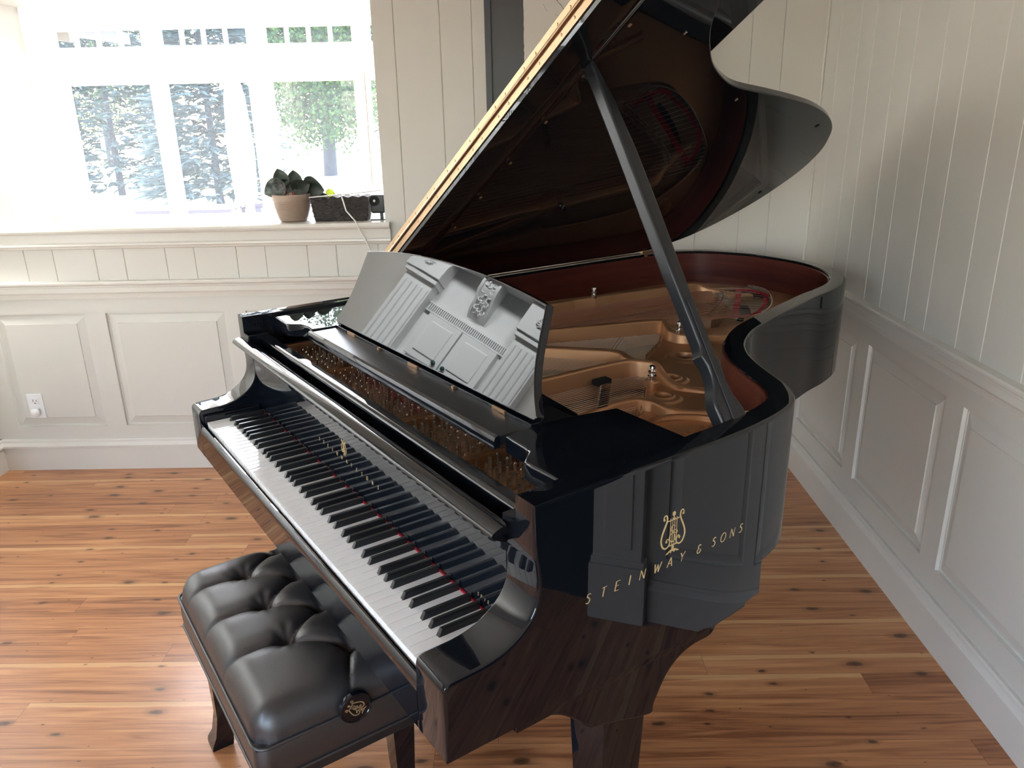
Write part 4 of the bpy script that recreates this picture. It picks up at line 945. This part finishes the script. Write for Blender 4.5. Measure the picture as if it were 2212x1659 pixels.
lathe('prop_hinge_plate', [(0, 0), (.010, 0), (.010, .003), (.007, .004), (.004, .002), (0, .002)], M['brass'], pn, 20, (1.256, .675, .988))
box('prop_hinge_arm', 1.248, 1.268, .670, .710, .985, .990, M['brass'], pn, .002)
# ------------------------------------------------------------- legs and lyre
def leg(x, y, bracket=True):
    bm = bmesh.new(); rings = []
    for z, h in ((.63, .052), (.56, .052), (.53, .0535), (.50, .050), (.10, .037), (.085, .043), (.07, .043), (.06, .034)):
        rings.append([bm.verts.new((x+a*h, y+b*h, z)) for a, b in ((-1, -1), (1, -1), (1, 1), (-1, 1))])
    for A, B in zip(rings, rings[1:]):
        for k in range(4): bm.faces.new((A[k], A[(k+1) % 4], B[(k+1) % 4], B[k]))
    bm.faces.new(rings[0]); bm.faces.new(rings[-1])
    bmesh.ops.recalc_face_normals(bm, faces=bm.faces)
    bmesh.ops.bevel(bm, geom=[e for e in bm.edges if abs(e.verts[0].co.z-e.verts[1].co.z) > .004], offset=.003, segments=2, profile=.5, affect='EDGES')
    lg = finish('leg', bm, M['black'], pn)
    bm = bmesh.new(); addtube(bm, [(x-.012, y, .03), (x+.012, y, .03)], .03, 20); addbox(bm, x-.018, x+.018, y-.018, y+.018, .045, .062)
    finish('caster', bm, M['brass'], lg)
leg(1.238, .363); leg(-.012, .363); leg(.30, 1.62)
BRK = [(.112, .640), (.116, .618), (.124, .606), (.136, .597), (.150, .594), (.170, .596), (.190, .592), (.212, .580), (.236, .560), (.258, .537), (.278, .520), (.308, .512), (.412, .478), (.424, .500), (.452, .548), (.485, .573), (.520, .582), (.556, .582), (.572, .590), (.578, .604), (.578, .640)]
BRK = [(v.x, v.y) for v in crom([Vector((a, b, 0)) for a, b in BRK], 3)]
prism('leg_bracket', BRK, YZ, 1.200, 1.300, M['black'], pn, bev=.005); prism('leg_bracket', BRK, YZ, -.075, .025, M['black'], pn, bev=.005)
ly = box('pedal_lyre', .50, .72, .42, .50, .10, .16, M['black'], pn, .006)
boxes('lyre_post', [(.545, .575, .44, .47, .15, .635), (.645, .675, .44, .47, .15, .635)], M['black'], ly, .005)
for x in (.55, .61, .67): box('pedal', x-.013, x+.013, .31, .43, .075, .087, M['brass'], ly, .004)
boxes('under_beam', [(.0, 1.2, .25, .30, .595, .633), (.0, 1.2, .48, .54, .595, .633)], M['satin'], pn, .004)
# ================================================================== BENCH
BX0, BX1, BY0, BY1 = .318, .925, -.192, .155
co, si = math.cos(PA), math.sin(PA)
def P2W(x, y): return (PX+co*x-si*y, PY+si*x+co*y, 0)
bcx, bcy = (BX0+BX1)/2, (BY0+BY1)/2
bn = empty('piano_bench', P2W(bcx, bcy), PA, 'black tufted leather piano bench tucked under the keyboard', 'bench')
hx, hy = (BX1-BX0)/2, (BY1-BY0)/2
r1 = [(x-bcx, -.060-bcy) for x in (.434, .583, .728)]; r2 = [(x-bcx, .040-bcy) for x in (.365, .512, .661, .815)]
segs = []
for (x, y) in r1: segs.append(((x, y), (x-.015, -hy)))
for (x, y) in r2: segs.append(((x, y), (x+.01, hy)))
for i, (x, y) in enumerate(r1): segs.append(((x, y), r2[i])); segs.append(((x, y), r2[i+1]))
segs.append((r2[0], (-hx, .02))); segs.append((r2[3], (hx, .01)))
def segd(px, py, s):
    (ax, ay), (bx_, by_) = s; dx, dy = bx_-ax, by_-ay; t = max(0, min(1, ((px-ax)*dx+(py-ay)*dy)/(dx*dx+dy*dy))); return math.hypot(px-ax-t*dx, py-ay-t*dy)
ZP0, ZP1 = .437, .492
def supe(t): return (1-min(1, abs(t))**5)**.5 if abs(t) < 1 else 0
bm = bmesh.new(); NX, NY = 170, 100; rows = []
for j in range(NY+1):
    row = []
    for i in range(NX+1):
        u = -1+2*i/NX; v = -1+2*j/NY
        # concentrate samples near the border
        uu = math.sin(u*PI/2)*.35+u*.65; vv = math.sin(v*PI/2)*.35+v*.65
        x = uu*hx; y = vv*hy
        ed = min(hx-abs(x), hy-abs(y)); edge = 1-math.exp(-ed/.016)
        cx_ = max(0, (abs(x)-(hx-.050))/.050); cy_ = max(0, (abs(y)-(hy-.050))/.050); corner = math.hypot(cx_, cy_)
        h = (ZP1-ZP0)*(max(0, 1-min(1, corner)**2.3)**.5 if corner < 1 else 0)
        dip = 0
        for b in r1+r2: dip += .028*math.exp(-(math.hypot(x-b[0], y-b[1])/.019)**1.5)
        cr = max(.0095*math.exp(-(segd(x, y, s)/.0046)**1.3)+.006*math.exp(-(segd(x, y, s)/.024)**2) for s in segs)
        wr = 0
        for b in r1+r2:
            dd = math.hypot(x-b[0], y-b[1])
            if dd < .07: wr += .0009*math.sin(math.atan2(y-b[1], x-b[0])*9+b[0]*40)*math.exp(-((dd-.025)/.02)**2)
        z = ZP0+h+edge*(.024*(1-(x/hx)**2*.35)*(1-(y/hy)**2*.5)-dip-cr+wr) if h > 0 else ZP0
        row.append(bm.verts.new((x*(1 if corner < 1 else .999), y, max(ZP0, z))))
    rows.append(row)
for A, B in zip(rows, rows[1:]):
    for k in range(NX): bm.faces.new((A[k], A[k+1], B[k+1], B[k]))
# rounded vertical side wall below the pad
def rrect(a, b, r, z, n=8):
    o = []
    for cx_, cy_, a0 in ((a-r, b-r, 0), (-a+r, b-r, 90), (-a+r, -b+r, 180), (a-r, -b+r, 270)):
        for k in range(n+1): t = math.radians(a0+90*k/n); o.append((cx_+r*math.cos(t), cy_+r*math.sin(t), z))
    return o
pad = finish('cushion', bm, M['leather'], bn, angle=80, recalc=False)
for b in r1+r2:
    bm = bmesh.new(); addlathe(bm, [(.009, 0), (.0085, .003), (.005, .0055), (0, .006)], 16)
    zb = ZP1+.022-.028-.016; o = finish('tuft_button', bm, M['leather'], pad); o.location = (b[0], b[1], zb)
def skin(name, levels, m, parent, caps=True):
    bm = bmesh.new(); R_ = [[bm.verts.new(p) for p in l] for l in levels]
    for A, B in zip(R_, R_[1:]):
        for k in range(len(A)): bm.faces.new((A[k], A[(k+1) % len(A)], B[(k+1) % len(A)], B[k]))
    if caps: bm.faces.new(R_[0]); bm.faces.new(R_[-1])
    return finish(name, bm, m, parent, angle=50)
skin('skirt', [rrect(hx-.004, hy-.004, .022, .352), rrect(hx+.001, hy+.001, .024, .356), rrect(hx+.003, hy+.003, .026, .395), rrect(hx+.001, hy+.001, .026, .430), rrect(hx-.006, hy-.006, .024, .438)], M['leather'], bn)
for zz in (.4365, .362):
    rp = rrect(hx+.002, hy+.002, .026, zz); bm = bmesh.new(); addtube(bm, rp+[rp[0]], .0035, 8, cap=False); finish('piping', bm, M['leather'], bn, angle=60)
box('bench_rail', -hx+.02, hx-.02, -hy+.02, hy-.02, .315, .355, M['satin'], bn, .004)
for sx in (-1, 1):
    for sy in (-1, 1):
        bm = bmesh.new(); rings = []
        for z, h, ox in ((.35, .025, 0), (.20, .020, 0), (.10, .0175, .002), (.04, .021, .008), (.015, .026, .014), (0, .026, .016)):
            cx_, cy_ = sx*(hx-.048+ox), sy*(hy-.048+ox); rings.append([bm.verts.new((cx_+a*h, cy_+b*h, z)) for a, b in ((-1, -1), (1, -1), (1, 1), (-1, 1))])
        for A, B in zip(rings, rings[1:]):
            for k in range(4): bm.faces.new((A[k], A[(k+1) % 4], B[(k+1) % 4], B[k]))
        bm.faces.new(rings[0]); bm.faces.new(rings[-1]); finish('leg', bm, M['black'], bn, angle=30)
KY, KZ = -.005-bcy, .452
bm = bmesh.new(); addlathe(bm, [(0, 0), (.014, 0), (.014, .004), (.030, .005), (.033, .008), (.033, .014), (.0315, .017), (.0295, .0175), (.0285, .0160), (0, .0160)], 40)
for v in bm.verts: v.co = Vector((hx+v.co.z, v.co.x+KY, v.co.y+KZ))
kb = finish('adjusting_knob', bm, M['black'], bn)
bm = bmesh.new(); a_ = math.radians(52)
def KN(u, v, n):
    return (hx+.0160+n, KY+u*math.cos(a_)-v*math.sin(a_), KZ+u*math.sin(a_)+v*math.cos(a_))
lyre(bm, 0, 0, .042, KN, .0006); tag(finish('knob_emblem', bm, M['oldgold'], kb, smooth=False, recalc=False), 'gold lyre emblem')

# small red cloth glimpsed on the floor behind the bench
rw = P2W(.560, .236)
rc = bm = bmesh.new()
cl = []
for i in range(9):
    a = i/8*PI; cl.append([bm.verts.new((.024*math.cos(a)*(1-j*.16), .020*math.sin(a)*(1-j*.16), .001+.010*math.sin(j*.8)+.002*math.sin(i*2.3+j))) for j in range(5)])
for A, B in zip(cl, cl[1:]):
    for k in range(4): bm.faces.new((A[k], A[k+1], B[k+1], B[k]))
bmesh.ops.solidify(bm, geom=bm.faces[:], thickness=.0015)
rc = finish('red_cloth', bm, M['red']); rc.location = (rw[0], rw[1], .002)
tag(rc, 'small folded red cloth on the floor behind the bench', 'cloth')
